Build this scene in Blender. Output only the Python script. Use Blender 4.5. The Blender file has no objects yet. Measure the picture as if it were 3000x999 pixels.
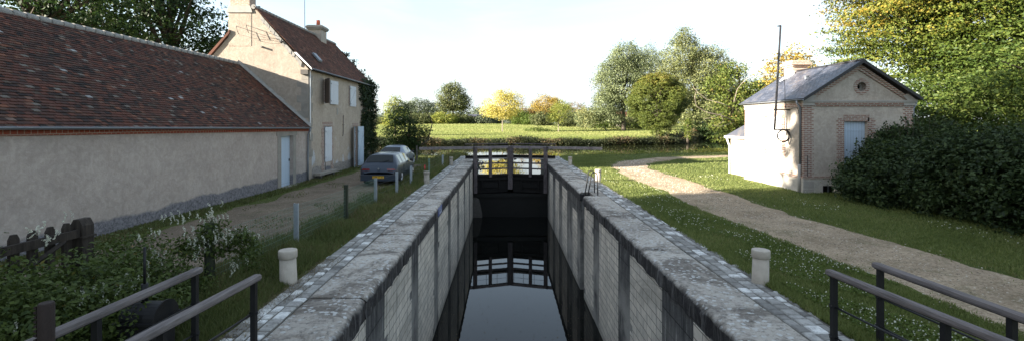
import bpy, math, random
import numpy as np
from mathutils import Vector, Matrix
R = math.radians
rng = np.random.default_rng(7)
random.seed(7)
scene = bpy.context.scene
col = scene.collection

# ------------------------------------------------------------------ camera
CAMZ, F = 2.74, 1351.0
cam_d = bpy.data.cameras.new('camera')
cam = bpy.data.objects.new('camera', cam_d); col.objects.link(cam)
cam.location = (0, 0, CAMZ); cam.rotation_euler = (R(90), 0, 0)
cam_d.sensor_fit = 'HORIZONTAL'; cam_d.sensor_width = 36.0
cam_d.lens = F / 3000 * 36; cam_d.shift_x = 0.007; cam_d.shift_y = -0.0462
cam_d.clip_end = 4000; cam_d.clip_start = 0.05
scene.camera = cam

# ------------------------------------------------------------------ node helper
class NT:
    def __init__(s, name):
        s.m = bpy.data.materials.new(name); s.m.use_nodes = True
        s.t = s.m.node_tree; s.t.nodes.clear()
        s.out = s.t.nodes.new('ShaderNodeOutputMaterial')
    def n(s, typ, **kw):
        nd = s.t.nodes.new(typ)
        for k, v in kw.items(): setattr(nd, k, v)
        return nd
    def put(s, inp, v):
        if v is None: return
        if isinstance(v, bpy.types.NodeSocket): s.t.links.new(v, inp)
        else:
            if inp.type == 'RGBA' and len(v) == 3: v = (*v, 1)
            inp.default_value = v
    def pos(s):
        return s.n('ShaderNodeTexCoord').outputs['Object']
    def mapv(s, vec, scale=(1, 1, 1), loc=(0, 0, 0), rot=(0, 0, 0)):
        m = s.n('ShaderNodeMapping'); s.put(m.inputs[0], vec)
        m.inputs['Scale'].default_value = scale; m.inputs['Location'].default_value = loc; m.inputs['Rotation'].default_value = rot
        return m.outputs[0]
    def noise(s, vec, scale, detail=3, rough=0.55, dist=0.0, out=0):
        m = s.n('ShaderNodeTexNoise'); s.put(m.inputs['Vector'], vec)
        m.inputs['Scale'].default_value = scale; m.inputs['Detail'].default_value = detail
        m.inputs['Roughness'].default_value = rough; m.inputs['Distortion'].default_value = dist
        return m.outputs[out]
    def voro(s, vec, scale, feat='F1', out='Distance', rand=1.0):
        m = s.n('ShaderNodeTexVoronoi', feature=feat); s.put(m.inputs['Vector'], vec)
        m.inputs['Scale'].default_value = scale; m.inputs['Randomness'].default_value = rand
        return m.outputs[out]
    def ramp(s, fac, stops, interp='LINEAR'):
        m = s.n('ShaderNodeValToRGB'); s.put(m.inputs[0], fac)
        cr = m.color_ramp; cr.interpolation = interp
        while len(cr.elements) < len(stops): cr.elements.new(0.5)
        for e, (p, c) in zip(cr.elements, stops):
            e.position = p
            e.color = (c, c, c, 1) if isinstance(c, (int, float)) else (*c, 1)
        return m.outputs[0]
    def mix(s, fac, a, b, mode='MIX'):
        m = s.n('ShaderNodeMix', data_type='RGBA', blend_type=mode)
        s.put(m.inputs[0], fac); s.put(m.inputs[6], a); s.put(m.inputs[7], b)
        return m.outputs[2]
    def math(s, op, a, b=None, clamp=False):
        m = s.n('ShaderNodeMath', operation=op, use_clamp=clamp); s.put(m.inputs[0], a)
        if b is not None: s.put(m.inputs[1], b)
        return m.outputs[0]
    def sep(s, v):
        m = s.n('ShaderNodeSeparateXYZ'); s.put(m.inputs[0], v); return m.outputs
    def comb(s, x, y, z=0.0):
        m = s.n('ShaderNodeCombineXYZ'); s.put(m.inputs[0], x); s.put(m.inputs[1], y); s.put(m.inputs[2], z); return m.outputs[0]
    def range(s, v, a, b, c=0.0, d=1.0):
        m = s.n('ShaderNodeMapRange'); s.put(m.inputs[0], v)
        for i, q in zip((1, 2, 3, 4), (a, b, c, d)): m.inputs[i].default_value = q
        return m.outputs[0]
    def wallvec(s):
        p = s.sep(s.pos()); g = s.sep(s.n('ShaderNodeNewGeometry').outputs['True Normal'])
        f = s.math('GREATER_THAN', s.math('ABSOLUTE', g[0]), 0.6)
        inv = s.math('SUBTRACT', 1.0, f)
        u = s.math('ADD', s.math('MULTIPLY', f, p[1]), s.math('MULTIPLY', inv, p[0]))
        return s.comb(u, p[2], 0.0)
    def brick(s, vec, w, h, mortar, c1, c2, cm, off=0.5, smooth=0.1):
        m = s.n('ShaderNodeTexBrick', offset=off); s.put(m.inputs['Vector'], vec)
        s.put(m.inputs['Color1'], c1); s.put(m.inputs['Color2'], c2); s.put(m.inputs['Mortar'], cm)
        m.inputs['Scale'].default_value = 1.0; m.inputs['Brick Width'].default_value = w
        m.inputs['Row Height'].default_value = h; m.inputs['Mortar Size'].default_value = mortar
        m.inputs['Mortar Smooth'].default_value = smooth
        return m.outputs
    def attr(s, name='var', out='Fac'):
        a = s.n('ShaderNodeAttribute', attribute_name=name); return a.outputs[out]
    def bump(s, h, strength=0.3, dist=0.02):
        m = s.n('ShaderNodeBump'); s.put(m.inputs['Height'], h)
        m.inputs['Strength'].default_value = strength; m.inputs['Distance'].default_value = dist
        return m.outputs[0]
    def bsdf(s, color, rough=0.8, normal=None, metal=0.0, spec=0.4, coat=0.0):
        b = s.n('ShaderNodeBsdfPrincipled')
        s.put(b.inputs['Base Color'], color); s.put(b.inputs['Roughness'], rough)
        b.inputs['Metallic'].default_value = metal
        b.inputs['Specular IOR Level'].default_value = spec
        b.inputs['Coat Weight'].default_value = coat
        if normal is not None: s.put(b.inputs['Normal'], normal)
        return b.outputs[0]
    def done(s, sh):
        s.t.links.new(sh, s.out.inputs['Surface']); return s.m

M = {}
def simple(name, c, rough=0.7, metal=0.0, spec=0.4, var=0.25, scale=6.0, coat=0.0, bump=0.0):
    t = NT(name); p = t.pos()
    n = t.noise(p, scale, 4)
    c2 = tuple(x * (1 - var) for x in c)
    cc = t.mix(n, c2, tuple(min(1, x * (1 + var * .6)) for x in c))
    nm = t.bump(t.noise(p, scale * 6, 3), bump, 0.01) if bump else None
    M[name] = t.done(t.bsdf(cc, rough, nm, metal, spec, coat))
    return M[name]

# ---- plaster walls
def plaster(name, c, c2, foot=None, patches=False, ztop=0.6):
    t = NT(name); p = t.pos(); z = t.sep(p)[2]
    n1 = t.noise(p, 0.9, 6, 0.65, 0.4); n2 = t.noise(p, 9, 6, 0.75)
    base = t.mix(t.ramp(n1, [(0.32, 0), (0.68, 1)]), c, c2)
    base = t.mix(t.ramp(n2, [(0.35, 0), (0.7, 0.5)]), base, tuple(min(1, x * 1.35) for x in c2))
    # vertical rain streaks
    st = t.noise(t.mapv(p, (2.2, 2.2, 0.25)), 2.0, 5, 0.7)
    base = t.mix(t.ramp(st, [(0.5, 0), (0.8, 0.28)]), base, tuple(x * 0.7 for x in c))
    ms = t.noise(p, 3.4, 7, .75, 1.2)
    base = t.mix(t.ramp(ms, [(0.42, 0.32), (0.56, 0)]), base, tuple(x * 0.72 for x in c))
    if patches:
        pn = t.noise(t.mapv(p, (1, 1, .6)), 1.1, 6, 0.72, 0.9)
        w = t.math('ADD', pn, t.range(z, -0.2, 2.6, 0.10, -0.13))
        base = t.mix(t.ramp(w, [(0.565, 0), (0.585, 0.85)]), base, (0.48, 0.5, 0.52))
        sm = t.noise(p, 3.1, 5, 0.7)
        base = t.mix(t.ramp(sm, [(0.70, 0), (0.715, 0.7)]), base, (0.5, 0.5, 0.5))
    if foot:
        fn = t.math('ADD', z, t.math('MULTIPLY', t.noise(p, 1.5, 5), 0.35))
        fr = t.range(fn, ztop + .20, ztop + .12, 0, 1)
        fcol = t.mix(t.ramp(t.noise(p, 14, 5, .8), [(0.4, 0), (0.62, 1)]), foot, tuple(min(1, x * 2.4) for x in foot))
        base = t.mix(fr, base, fcol)
    nm = t.bump(t.math('ADD', t.noise(p, 30, 5, .7), t.math('MULTIPLY', t.noise(p, 4, 4), 1.2)), 0.55, 0.02)
    M[name] = t.done(t.bsdf(base, 0.92, nm, spec=0.15)); return M[name]
plaster('barn_plaster', (0.33, 0.278, 0.24), (0.43, 0.37, 0.325), foot=(0.105, 0.10, 0.105), ztop=0.35)
plaster('house_plaster', (0.34, 0.285, 0.225), (0.44, 0.375, 0.305), foot=(0.16, 0.145, 0.13), patches=True, ztop=0.45)
plaster('gable_plaster', (0.30, 0.25, 0.20), (0.39, 0.33, 0.27))
plaster('hut_plaster', (0.33, 0.285, 0.24), (0.44, 0.39, 0.335))
plaster('hut_base_stone', (0.36, 0.33, 0.29), (0.48, 0.45, 0.40))

def brickm(name, w=0.24, h=0.075, c1=(0.22, 0.095, 0.068), c2=(0.30, 0.17, 0.125), cm=(0.42, 0.39, 0.345), mortar=0.020):
    t = NT(name); v = t.wallvec()
    b = t.brick(v, w, h, mortar, c1, c2, cm)
    n = t.noise(t.pos(), 12, 4)
    c = t.mix(t.ramp(n, [(0.35, 0), (0.7, 0.45)]), b[0], (0.20, 0.11, 0.08))
    nm = t.bump(t.math('SUBTRACT', 1.0, b[1]), 0.5, 0.01)
    M[name] = t.done(t.bsdf(c, 0.9, nm, spec=0.15)); return M[name]
brickm('brick'); brickm('brick_upright', w=0.075, h=0.24)
brickm('chimney_brick', c1=(0.42, 0.23, 0.15), c2=(0.46, 0.31, 0.21))
brickm('brick_course', w=0.135, h=0.5, c1=(0.30, 0.065, 0.035), c2=(0.24, 0.05, 0.03), cm=(0.36, 0.26, 0.2), mortar=0.010)

def tiles(name, stops, rough=0.85, moss=0.3):
    t = NT(name); p = t.pos()
    c = t.ramp(t.attr(), stops)
    big = t.noise(p, 0.8, 5, .65)
    c = t.mix(t.ramp(big, [(0.42, 0), (0.7, 0.55)]), c, (0.035, 0.026, 0.022))
    c = t.mix(t.ramp(t.noise(p, 17, 4, .7), [(0.5, 0), (0.75, moss)]), c, (0.11, 0.10, 0.07))
    nm = t.bump(t.noise(p, 40, 3), 0.25, 0.01)
    M[name] = t.done(t.bsdf(c, rough, nm, spec=0.2)); return M[name]
tiles('barn_tiles', [(0.0, (0.018, 0.014, 0.014)), (0.22, (0.045, 0.027, 0.023)), (0.42, (0.085, 0.036, 0.027)), (0.62, (0.115, 0.042, 0.028)), (0.8, (0.075, 0.055, 0.042)), (0.93, (0.185, 0.07, 0.04)), (0.985, (0.15, 0.13, 0.11)), (1.0, (0.34, 0.34, 0.34))])
tiles('house_tiles', [(0.0, (0.05, 0.028, 0.022)), (0.4, (0.12, 0.052, 0.036)), (0.7, (0.155, 0.066, 0.043)), (1.0, (0.21, 0.11, 0.07))], moss=0.15)
t = NT('slate'); p = t.pos()
c = t.ramp(t.attr(), [(0, (0.038, 0.042, 0.058)), (0.6, (0.062, 0.067, 0.088)), (1, (0.10, 0.105, 0.13))])
c = t.mix(t.ramp(t.noise(p, 2.2, 5, .6), [(.5, 0), (.7, .6)]), c, (0.15, 0.13, 0.115))
M['slate'] = t.done(t.bsdf(c, 0.38, t.bump(t.noise(p, 30, 3), .1, .01), spec=0.6))

# ---- lock masonry
def blocks():
    t = NT('pale_blocks'); p = t.pos(); s = t.sep(p)
    v = t.comb(s[1], s[2], 0.0)
    b = t.brick(t.mix(.03, v, t.noise(p, 2.0, 2, out=1)), 0.52, 0.2, 0.009, (0.72, 0.655, 0.555), (0.60, 0.55, 0.47), (0.18, 0.16, 0.135))
    n = t.noise(t.mapv(p, (1, 1.6, 0.35)), 1.7, 6, .7, .3)
    c = t.mix(t.ramp(n, [(0.50, 0), (0.72, 0.6)]), b[0], (0.22, 0.215, 0.20))
    c = t.mix(t.ramp(t.noise(p, 7, 5, .7), [(0.55, 0), (0.85, .4)]), c, (0.28, 0.27, 0.245))
    lo = t.range(t.math('ADD', s[2], t.math('MULTIPLY', n, .5)), -3.3, -3.75, 0, .8)
    c = t.mix(lo, c, (0.07, 0.075, 0.06))
    c = t.mix(t.ramp(t.noise(t.mapv(p, (1, .5, .9)), .8, 5, .7, 1.0), [(.48, 0), (.62, .45)]), c, (0.24, 0.225, 0.19))
    st = t.noise(t.mapv(p, (3, 3, .3)), 3.0, 5, .75)
    c = t.mix(t.math('MULTIPLY', t.ramp(st, [(0.52, 0), (0.66, .8)]), t.range(s[2], -2.2, -0.3, .25, 1.0)), c, (0.10, 0.095, 0.09))
    nm = t.bump(t.math('ADD', t.math('SUBTRACT', 1.0, b[1]), t.math('MULTIPLY', t.noise(p, 20, 5), .5)), 0.4, 0.012)
    M['pale_blocks'] = t.done(t.bsdf(c, 0.9, nm, spec=0.15))
blocks()
def oldstone():
    t = NT('old_masonry'); p = t.pos(); s = t.sep(p)
    v = t.comb(s[1], s[2], 0.0)
    b = t.brick(v, 0.9, 0.36, 0.012, (0.10, 0.098, 0.095), (0.16, 0.155, 0.145), (0.045, 0.042, 0.04))
    st = t.noise(t.mapv(p, (3, 3, .35)), 2.3, 6, .75)
    c = t.mix(t.ramp(st, [(0.40, .8), (0.58, 0)]), b[0], (0.035, 0.035, 0.037))
    c = t.mix(t.ramp(st, [(0.58, 0), (0.68, .85)]), c, (0.40, 0.39, 0.365))
    lo = t.range(s[2], -.7, -1.9, 0, .9)
    c = t.mix(t.math('MULTIPLY', lo, t.ramp(t.noise(p, 1.3, 4), [(.3, 0), (.55, 1)])), c, (0.33, 0.315, 0.285))
    nm = t.bump(t.math('ADD', t.math('SUBTRACT', 1.0, b[1]), t.math('MULTIPLY', t.noise(p, 9, 6, .7), 1.6)), 0.6, 0.03)
    M['old_masonry'] = t.done(t.bsdf(c, 0.93, nm, spec=0.12))
oldstone()
def coping():
    t = NT('coping_stone'); p = t.pos(); s = t.sep(p)
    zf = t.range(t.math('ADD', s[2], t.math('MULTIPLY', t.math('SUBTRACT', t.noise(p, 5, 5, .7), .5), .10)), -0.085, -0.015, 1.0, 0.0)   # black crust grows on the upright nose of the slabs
    a = t.attr()
    n1 = t.noise(p, .9, 7, .72, .8); n2 = t.noise(p, 11, 6, .75)
    base = t.mix(a, (0.38, 0.345, 0.30), (0.56, 0.515, 0.45))
    base = t.mix(t.ramp(n1, [(0.46, 0), (0.58, .85)]), base, (0.15, 0.13, 0.11))
    li = t.ramp(t.math('ADD', t.voro(p, 11), t.math('MULTIPLY', t.math('SUBTRACT', n2, .5), 1.1)), [(0.30, 1), (0.35, 0)])
    lm = t.ramp(t.noise(p, 1.7, 4, .6), [(0.40, 0), (0.52, 1)])
    base = t.mix(t.math('MULTIPLY', t.math('MULTIPLY', li, lm), .9), base, (0.56, 0.56, 0.54))
    base = t.mix(t.ramp(n2, [(0.52, 0), (0.66, .75)]), base, (0.075, 0.07, 0.068))
    n5 = t.noise(p, 28, 4, .8)
    base = t.mix(t.ramp(n5, [(0.28, .6), (0.40, 0)]), base, (0.08, 0.075, 0.07))
    base = t.mix(t.ramp(n5, [(0.60, 0), (0.72, .6)]), base, (0.55, 0.54, 0.52))
    st = t.noise(t.mapv(p, (3, 4, .25)), 3, 5, .8)
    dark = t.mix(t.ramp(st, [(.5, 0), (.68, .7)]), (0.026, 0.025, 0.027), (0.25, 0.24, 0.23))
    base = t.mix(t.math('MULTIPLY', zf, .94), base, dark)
    nm = t.bump(t.math('ADD', t.noise(p, 7, 7, .75), t.math('MULTIPLY', li, -.15)), 0.9, 0.04)
    M['coping_stone'] = t.done(t.bsdf(base, 0.95, nm, spec=0.1))
coping()
t = NT('cobble_stone'); p = t.pos()
c = t.ramp(t.attr(), [(0, (0.17, 0.165, 0.155)), (0.45, (0.28, 0.27, 0.25)), (0.75, (0.42, 0.41, 0.385)), (1, (0.68, 0.675, 0.65))])
c = t.mix(t.ramp(t.noise(p, 9, 6, .75), [(0.45, 0), (0.7, .7)]), c, (0.12, 0.11, 0.10))
M['cobble_stone'] = t.done(t.bsdf(c, 0.92, t.bump(t.noise(p, 14, 6, .7), .6, .02), spec=.12))
simple('mortar', (0.15, 0.14, 0.12), .95, spec=.1, var=.5, scale=8, bump=.4)
simple('bollard_stone', (0.46, 0.41, 0.345), .9, spec=.15, var=.3, scale=9, bump=.5)
simple('bollard_stone_weathered', (0.36, 0.33, 0.28), .9, spec=.15, var=.5, scale=14, bump=.6)
simple('quoin_stone', (0.30, 0.275, 0.24), .92, spec=.12, var=.35, scale=4, bump=.5)
simple('shaded_stone', (0.010, 0.010, 0.009), .6, spec=.3, var=.5, scale=3, bump=.5)  # stone colour blackened to stand for the low light under the gates
simple('dark_stone', (0.13, 0.12, 0.11), .92, spec=.12, var=.5, scale=5, bump=.5)
simple('lime_mortar', (0.30, 0.29, 0.27), .92, spec=.12, var=.4, scale=7, bump=.5)
simple('cornice_stone', (0.36, 0.34, 0.31), .9, spec=.15, var=.25, scale=5, bump=.3)
# ---- metals, paints, wood
simple('zinc', (0.24, 0.26, 0.29), .5, .5, var=.25, scale=3)
simple('galvanised', (0.34, 0.38, 0.42), .5, .4, var=.25, scale=14)
simple('green_steel', (0.13, 0.21, 0.16), .6, .1)
simple('black_iron', (0.010, 0.010, 0.011), .55, .0, spec=.3, bump=.15, scale=12)
simple('rusty_iron', (0.035, 0.024, 0.02), .8, .2, bump=.5, scale=18)
simple('black_pipe', (0.02, 0.018, 0.02), .5, spec=.5)
simple('terracotta', (0.55, 0.13, 0.06), .85)
simple('dark_hole', (0.012, 0.011, 0.011), .9, spec=.1)
simple('slate_edge', (0.02, 0.02, 0.024), .5)
simple('rubber', (0.015, 0.015, 0.016), .8, spec=.3)
simple('alloy', (0.42, 0.43, 0.45), .35, .8)
simple('black_trim', (0.018, 0.018, 0.02), .6)
simple('wire_strand', (0.09, 0.10, 0.10), .6, .4)
simple('wire', (0.10, 0.12, 0.11), .5, .6)
simple('dry_straw', (0.20, 0.165, 0.10), .95, spec=.1, var=.5, scale=30)
def painted(name, c, vert=0.11):
    t = NT(name); p = t.pos()
    v = t.wallvec()
    b = t.brick(v, vert, 9.0, 0.004, c, tuple(x * .93 for x in c), tuple(x * .35 for x in c), off=0.0)
    n = t.noise(t.mapv(p, (4, 4, .8)), 3, 5, .7)
    cc = t.mix(t.ramp(n, [(.55, 0), (.8, .4)]), b[0], tuple(x * .55 for x in c))
    M[name] = t.done(t.bsdf(cc, .6, t.bump(t.math('SUBTRACT', 1.0, b[1]), .4, .006), spec=.3))
painted('blue_paint', (0.46, 0.55, 0.64)); painted('white_paint', (0.62, 0.645, 0.68)); painted('worn_wood', (0.15, 0.12, 0.105), .09)
painted('bright_white_paint', (0.78, 0.77, 0.74))
def wood(name, c1, c2, axis=(14, 0.8, 14), rough=.8, stretch=None):
    t = NT(name); p = t.pos()
    n = t.noise(t.mapv(p, axis), 2.2, 7, .72, .3)
    c = t.mix(t.ramp(n, [(.3, 0), (.7, 1)]), c1, c2)
    c = t.mix(t.ramp(t.noise(p, 1.3, 3), [(.4, 0), (.7, .35)]), c, tuple(x * .6 for x in c1))
    M[name] = t.done(t.bsdf(c, rough, t.bump(n, .5, .008), spec=.2))
wood('beam_wood', (0.13, 0.11, 0.115), (0.30, 0.27, 0.28), (1.2, 10, 3))
wood('handrail_wood', (0.085, 0.073, 0.070), (0.24, 0.21, 0.20))
wood('gate_wood', (0.06, 0.05, 0.05), (0.17, 0.145, 0.15), (1.2, 10, 3))
wood('gate_dark_wood', (0.006, 0.006, 0.006), (0.020, 0.018, 0.017), (1.2, 10, 10))  # near black partly stands for the low light on the gate planking
wood('deck_wood', (0.22, 0.20, 0.18), (0.36, 0.33, 0.30), (1, 10, 10))
wood('picket_wood', (0.016, 0.013, 0.011), (0.065, 0.052, 0.042), (10, 10, 1))
wood('bark', (0.045, 0.036, 0.028), (0.13, 0.11, 0.085), (8, 8, 1.5), .95)
wood('pale_bark', (0.17, 0.14, 0.11), (0.36, 0.31, 0.25), (8, 8, 1.5), .95)
wood('green_post_wood', (0.02, 0.026, 0.018), (0.07, 0.075, 0.05), (10, 10, 1.2), .95)
# ---- glass, lights, paint of cars
t = NT('car_glass'); M['car_glass'] = t.done(t.bsdf((0.008, 0.012, 0.012), .06, spec=.35))
t = NT('side_glass'); M['side_glass'] = t.done(t.bsdf((0.16, 0.23, 0.22), .08, spec=.9))
t = NT('window_glass'); M['window_glass'] = t.done(t.bsdf((0.02, 0.022, 0.025), .08, spec=.7))
t = NT('tail_lamp'); M['tail_lamp'] = t.done(t.bsdf((0.13, 0.008, 0.012), .2, spec=.7))
for nm_, c_ in (('grey_blue_car_paint', (0.030, 0.042, 0.062)), ('silver_car_paint', (0.12, 0.155, 0.215))):
    t = NT(nm_); M[nm_] = t.done(t.bsdf(c_, .42, metal=.2, spec=.35, coat=.3))
simple('yellow_plate', (0.62, 0.36, 0.02), .5); simple('plate_ink', (0.01, 0.01, 0.01), .6)
simple('sign_blue', (0.015, 0.04, 0.22), .4); simple('sign_white', (0.6, 0.62, 0.66), .5)
simple('red_rag', (0.55, 0.02, 0.05), .8)

# ---- water
def water(name, deep, bs, sc, rough=0.015):
    t = NT(name); p = t.pos()
    n = t.noise(t.mapv(p, (1, .6, 1)), sc, 3, .5)
    nm = t.bump(n, bs, .02)
    b = t.n('ShaderNodeBsdfPrincipled')
    t.put(b.inputs['Base Color'], deep); b.inputs['Roughness'].default_value = rough
    b.inputs['IOR'].default_value = 1.333; b.inputs['Specular IOR Level'].default_value = .5
    t.put(b.inputs['Normal'], nm)
    M[name] = t.done(b.outputs[0])
water('lock_water_surface', (0.004, 0.0045, 0.004), .012, 3.0)
water('canal_water_surface', (0.02, 0.024, 0.010), .05, 2.0)

# ---- ground
def groundm():
    t = NT('grass_ground'); p = t.pos(); s = t.sep(p)
    n1 = t.noise(p, .55, 6, .65); n2 = t.noise(p, 5, 6, .75); n3 = t.noise(p, 30, 4, .7)
    c = t.mix(t.ramp(n1, [(.35, 0), (.65, 1)]), (0.07, 0.09, 0.024), (0.11, 0.13, 0.036))
    c = t.mix(t.ramp(n2, [(.4, 0), (.7, .7)]), c, (0.05, 0.065, 0.02))
    c = t.mix(t.ramp(n3, [(.55, 0), (.8, .35)]), c, (0.14, 0.13, 0.05))
    far = t.range(s[1], 70, 85, 0, 1)
    fb = t.mix(t.ramp(t.noise(t.mapv(p, (.05, .35, 1)), 1.0, 6, .7), [(.35, 0), (.65, 1)]), (0.16, 0.21, 0.045), (0.24, 0.25, 0.07))
    fb = t.mix(t.ramp(t.noise(t.mapv(p, (.5, 1.2, 1)), 1.0, 5, .7), [(.5, 0), (.75, .6)]), fb, (0.09, 0.15, 0.03))
    c = t.mix(far, c, fb)
    nm = t.bump(t.math('ADD', n3, t.math('MULTIPLY', n2, 2)), .7, .05)
    M['grass_ground'] = t.done(t.bsdf(c, .95, nm, spec=.08))
groundm()
def gravel(name, a, b, c3, green=0.0):
    t = NT(name); p = t.pos()
    v = t.voro(p, 28, out='Color'); g = t.sep(v)[0]
    d = t.voro(p, 28)
    c = t.mix(g, a, b)
    c = t.mix(t.ramp(t.noise(p, 60, 3, .7), [(.5, 0), (.75, .7)]), c, c3)
    c = t.mix(t.ramp(t.noise(p, .9, 5, .65), [(.4, 0), (.7, .55)]), c, tuple(x * .6 for x in a))
    if green:
        c = t.mix(t.ramp(t.noise(p, 1.1, 6, .75, .5), [(.52, 0), (.64, green)]), c, (0.05, 0.07, 0.02))
    nm = t.bump(t.math('ADD', t.math('MULTIPLY', d, -1), t.noise(p, 3, 5)), .8, .03)
    M[name] = t.done(t.bsdf(c, .95, nm, spec=.1))
gravel('path_gravel', (0.25, 0.185, 0.12), (0.45, 0.355, 0.25), (0.60, 0.51, 0.39), .35)
gravel('drive_gravel', (0.145, 0.112, 0.083), (0.24, 0.19, 0.14), (0.32, 0.27, 0.21), .45)

# ---- leaves
def leafm(name, stops, trans=.3, rough=.6):
    t = NT(name)
    c = t.ramp(t.attr(), stops)
    b = t.bsdf(c, rough, spec=.25)
    tr = t.n('ShaderNodeBsdfTranslucent'); t.put(tr.inputs[0], c)
    mx = t.n('ShaderNodeMixShader'); mx.inputs[0].default_value = trans
    t.t.links.new(b, mx.inputs[1]); t.t.links.new(tr.outputs[0], mx.inputs[2])
    M[name] = t.done(mx.outputs[0])
leafm('leaf_dark', [(0, (0.012, 0.028, 0.008)), (.5, (0.028, 0.055, 0.014)), (1, (0.06, 0.095, 0.022))])
leafm('leaf_hedge', [(0, (0.013, 0.025, 0.009)), (.5, (0.030, 0.052, 0.016)), (1, (0.065, 0.095, 0.028))], .2)
leafm('leaf_poplar', [(0, (0.08, 0.105, 0.045)), (.5, (0.155, 0.185, 0.085)), (1, (0.29, 0.32, 0.18))])
leafm('leaf_poplar_warm', [(0, (0.085, 0.105, 0.04)), (.5, (0.165, 0.185, 0.07)), (1, (0.29, 0.29, 0.13))])
leafm('leaf_hornbeam', [(0, (0.05, 0.075, 0.014)), (.55, (0.11, 0.13, 0.022)), (.85, (0.18, 0.15, 0.028)), (1, (0.22, 0.13, 0.03))], .15)
leafm('leaf_autumn_big', [(0, (0.032, 0.055, 0.008)), (.38, (0.068, 0.095, 0.013)), (.6, (0.125, 0.13, 0.018)), (.78, (0.24, 0.165, 0.022)), (1, (0.34, 0.15, 0.022))], .22)
leafm('leaf_green_mid', [(0, (0.05, 0.085, 0.014)), (.5, (0.09, 0.135, 0.022)), (1, (0.17, 0.21, 0.045))], .35)
leafm('leaf_ash', [(0, (0.025, 0.05, 0.009)), (.5, (0.052, 0.082, 0.013)), (1, (0.11, 0.13, 0.026))], .25)
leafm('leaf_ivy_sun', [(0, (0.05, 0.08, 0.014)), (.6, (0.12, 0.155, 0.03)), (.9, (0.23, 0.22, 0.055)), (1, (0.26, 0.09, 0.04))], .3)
leafm('leaf_yellow', [(0, (0.30, 0.28, 0.06)), (.4, (0.50, 0.44, 0.12)), (.8, (0.66, 0.54, 0.17)), (1, (0.28, 0.32, 0.07))], .4)
leafm('leaf_orange', [(0, (0.16, 0.14, 0.035)), (.4, (0.32, 0.23, 0.05)), (.8, (0.44, 0.31, 0.07)), (1, (0.16, 0.19, 0.045))], .35)
leafm('leaf_yellow_green', [(0, (0.12, 0.16, 0.03)), (.5, (0.22, 0.25, 0.05)), (1, (0.42, 0.38, 0.09))], .4)
leafm('leaf_olive', [(0, (0.055, 0.07, 0.028)), (.5, (0.10, 0.12, 0.045)), (1, (0.18, 0.18, 0.07))], .3)
leafm('leaf_far', [(0, (0.06, 0.085, 0.05)), (.5, (0.10, 0.125, 0.075)), (1, (0.16, 0.18, 0.11))], .25)
leafm('leaf_russet', [(0, (0.10, 0.09, 0.035)), (.5, (0.19, 0.13, 0.05)), (1, (0.30, 0.14, 0.06))], .3)
leafm('leaf_bank', [(0, (0.010, 0.015, 0.006)), (.45, (0.026, 0.034, 0.012)), (.72, (0.055, 0.06, 0.02)), (.86, (0.13, 0.075, 0.04)), (.97, (0.18, 0.14, 0.08)), (1, (0.40, 0.40, 0.30))], .25)  # shadow on the bank's near face put into these darker leaf tones
leafm('leaf_vine', [(0, (0.028, 0.05, 0.012)), (.6, (0.085, 0.115, 0.026)), (.94, (0.06, 0.085, 0.018)), (1, (0.34, 0.22, 0.03))], .3)
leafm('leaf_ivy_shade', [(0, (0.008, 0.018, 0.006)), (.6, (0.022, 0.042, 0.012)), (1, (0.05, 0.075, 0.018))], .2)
leafm('blade', [(0, (0.09, 0.118, 0.03)), (.5, (0.15, 0.185, 0.05)), (.85, (0.22, 0.24, 0.085)), (1, (0.22, 0.19, 0.08))], .35)
leafm('meadow_blade', [(0, (0.13, 0.16, 0.045)), (.5, (0.21, 0.235, 0.075)), (1, (0.33, 0.31, 0.13))], .35)
leafm('blade_wild', [(0, (0.06, 0.08, 0.024)), (.5, (0.125, 0.15, 0.045)), (.8, (0.14, 0.12, 0.055)), (1, (0.24, 0.19, 0.10))], .3)
leafm('straw', [(0, (0.08, 0.065, 0.035)), (.6, (0.17, 0.135, 0.075)), (1, (0.28, 0.23, 0.14))], .2)
leafm('white_flower', [(0, (0.45, 0.45, 0.36)), (1, (0.78, 0.78, 0.66))], .3)
leafm('fallen_leaf', [(0, (0.05, 0.035, 0.02)), (1, (0.20, 0.13, 0.06))], .1)
leafm('pebble', [(0, (0.12, 0.09, 0.065)), (.5, (0.32, 0.26, 0.19)), (1, (0.62, 0.56, 0.47))], .0)
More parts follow.
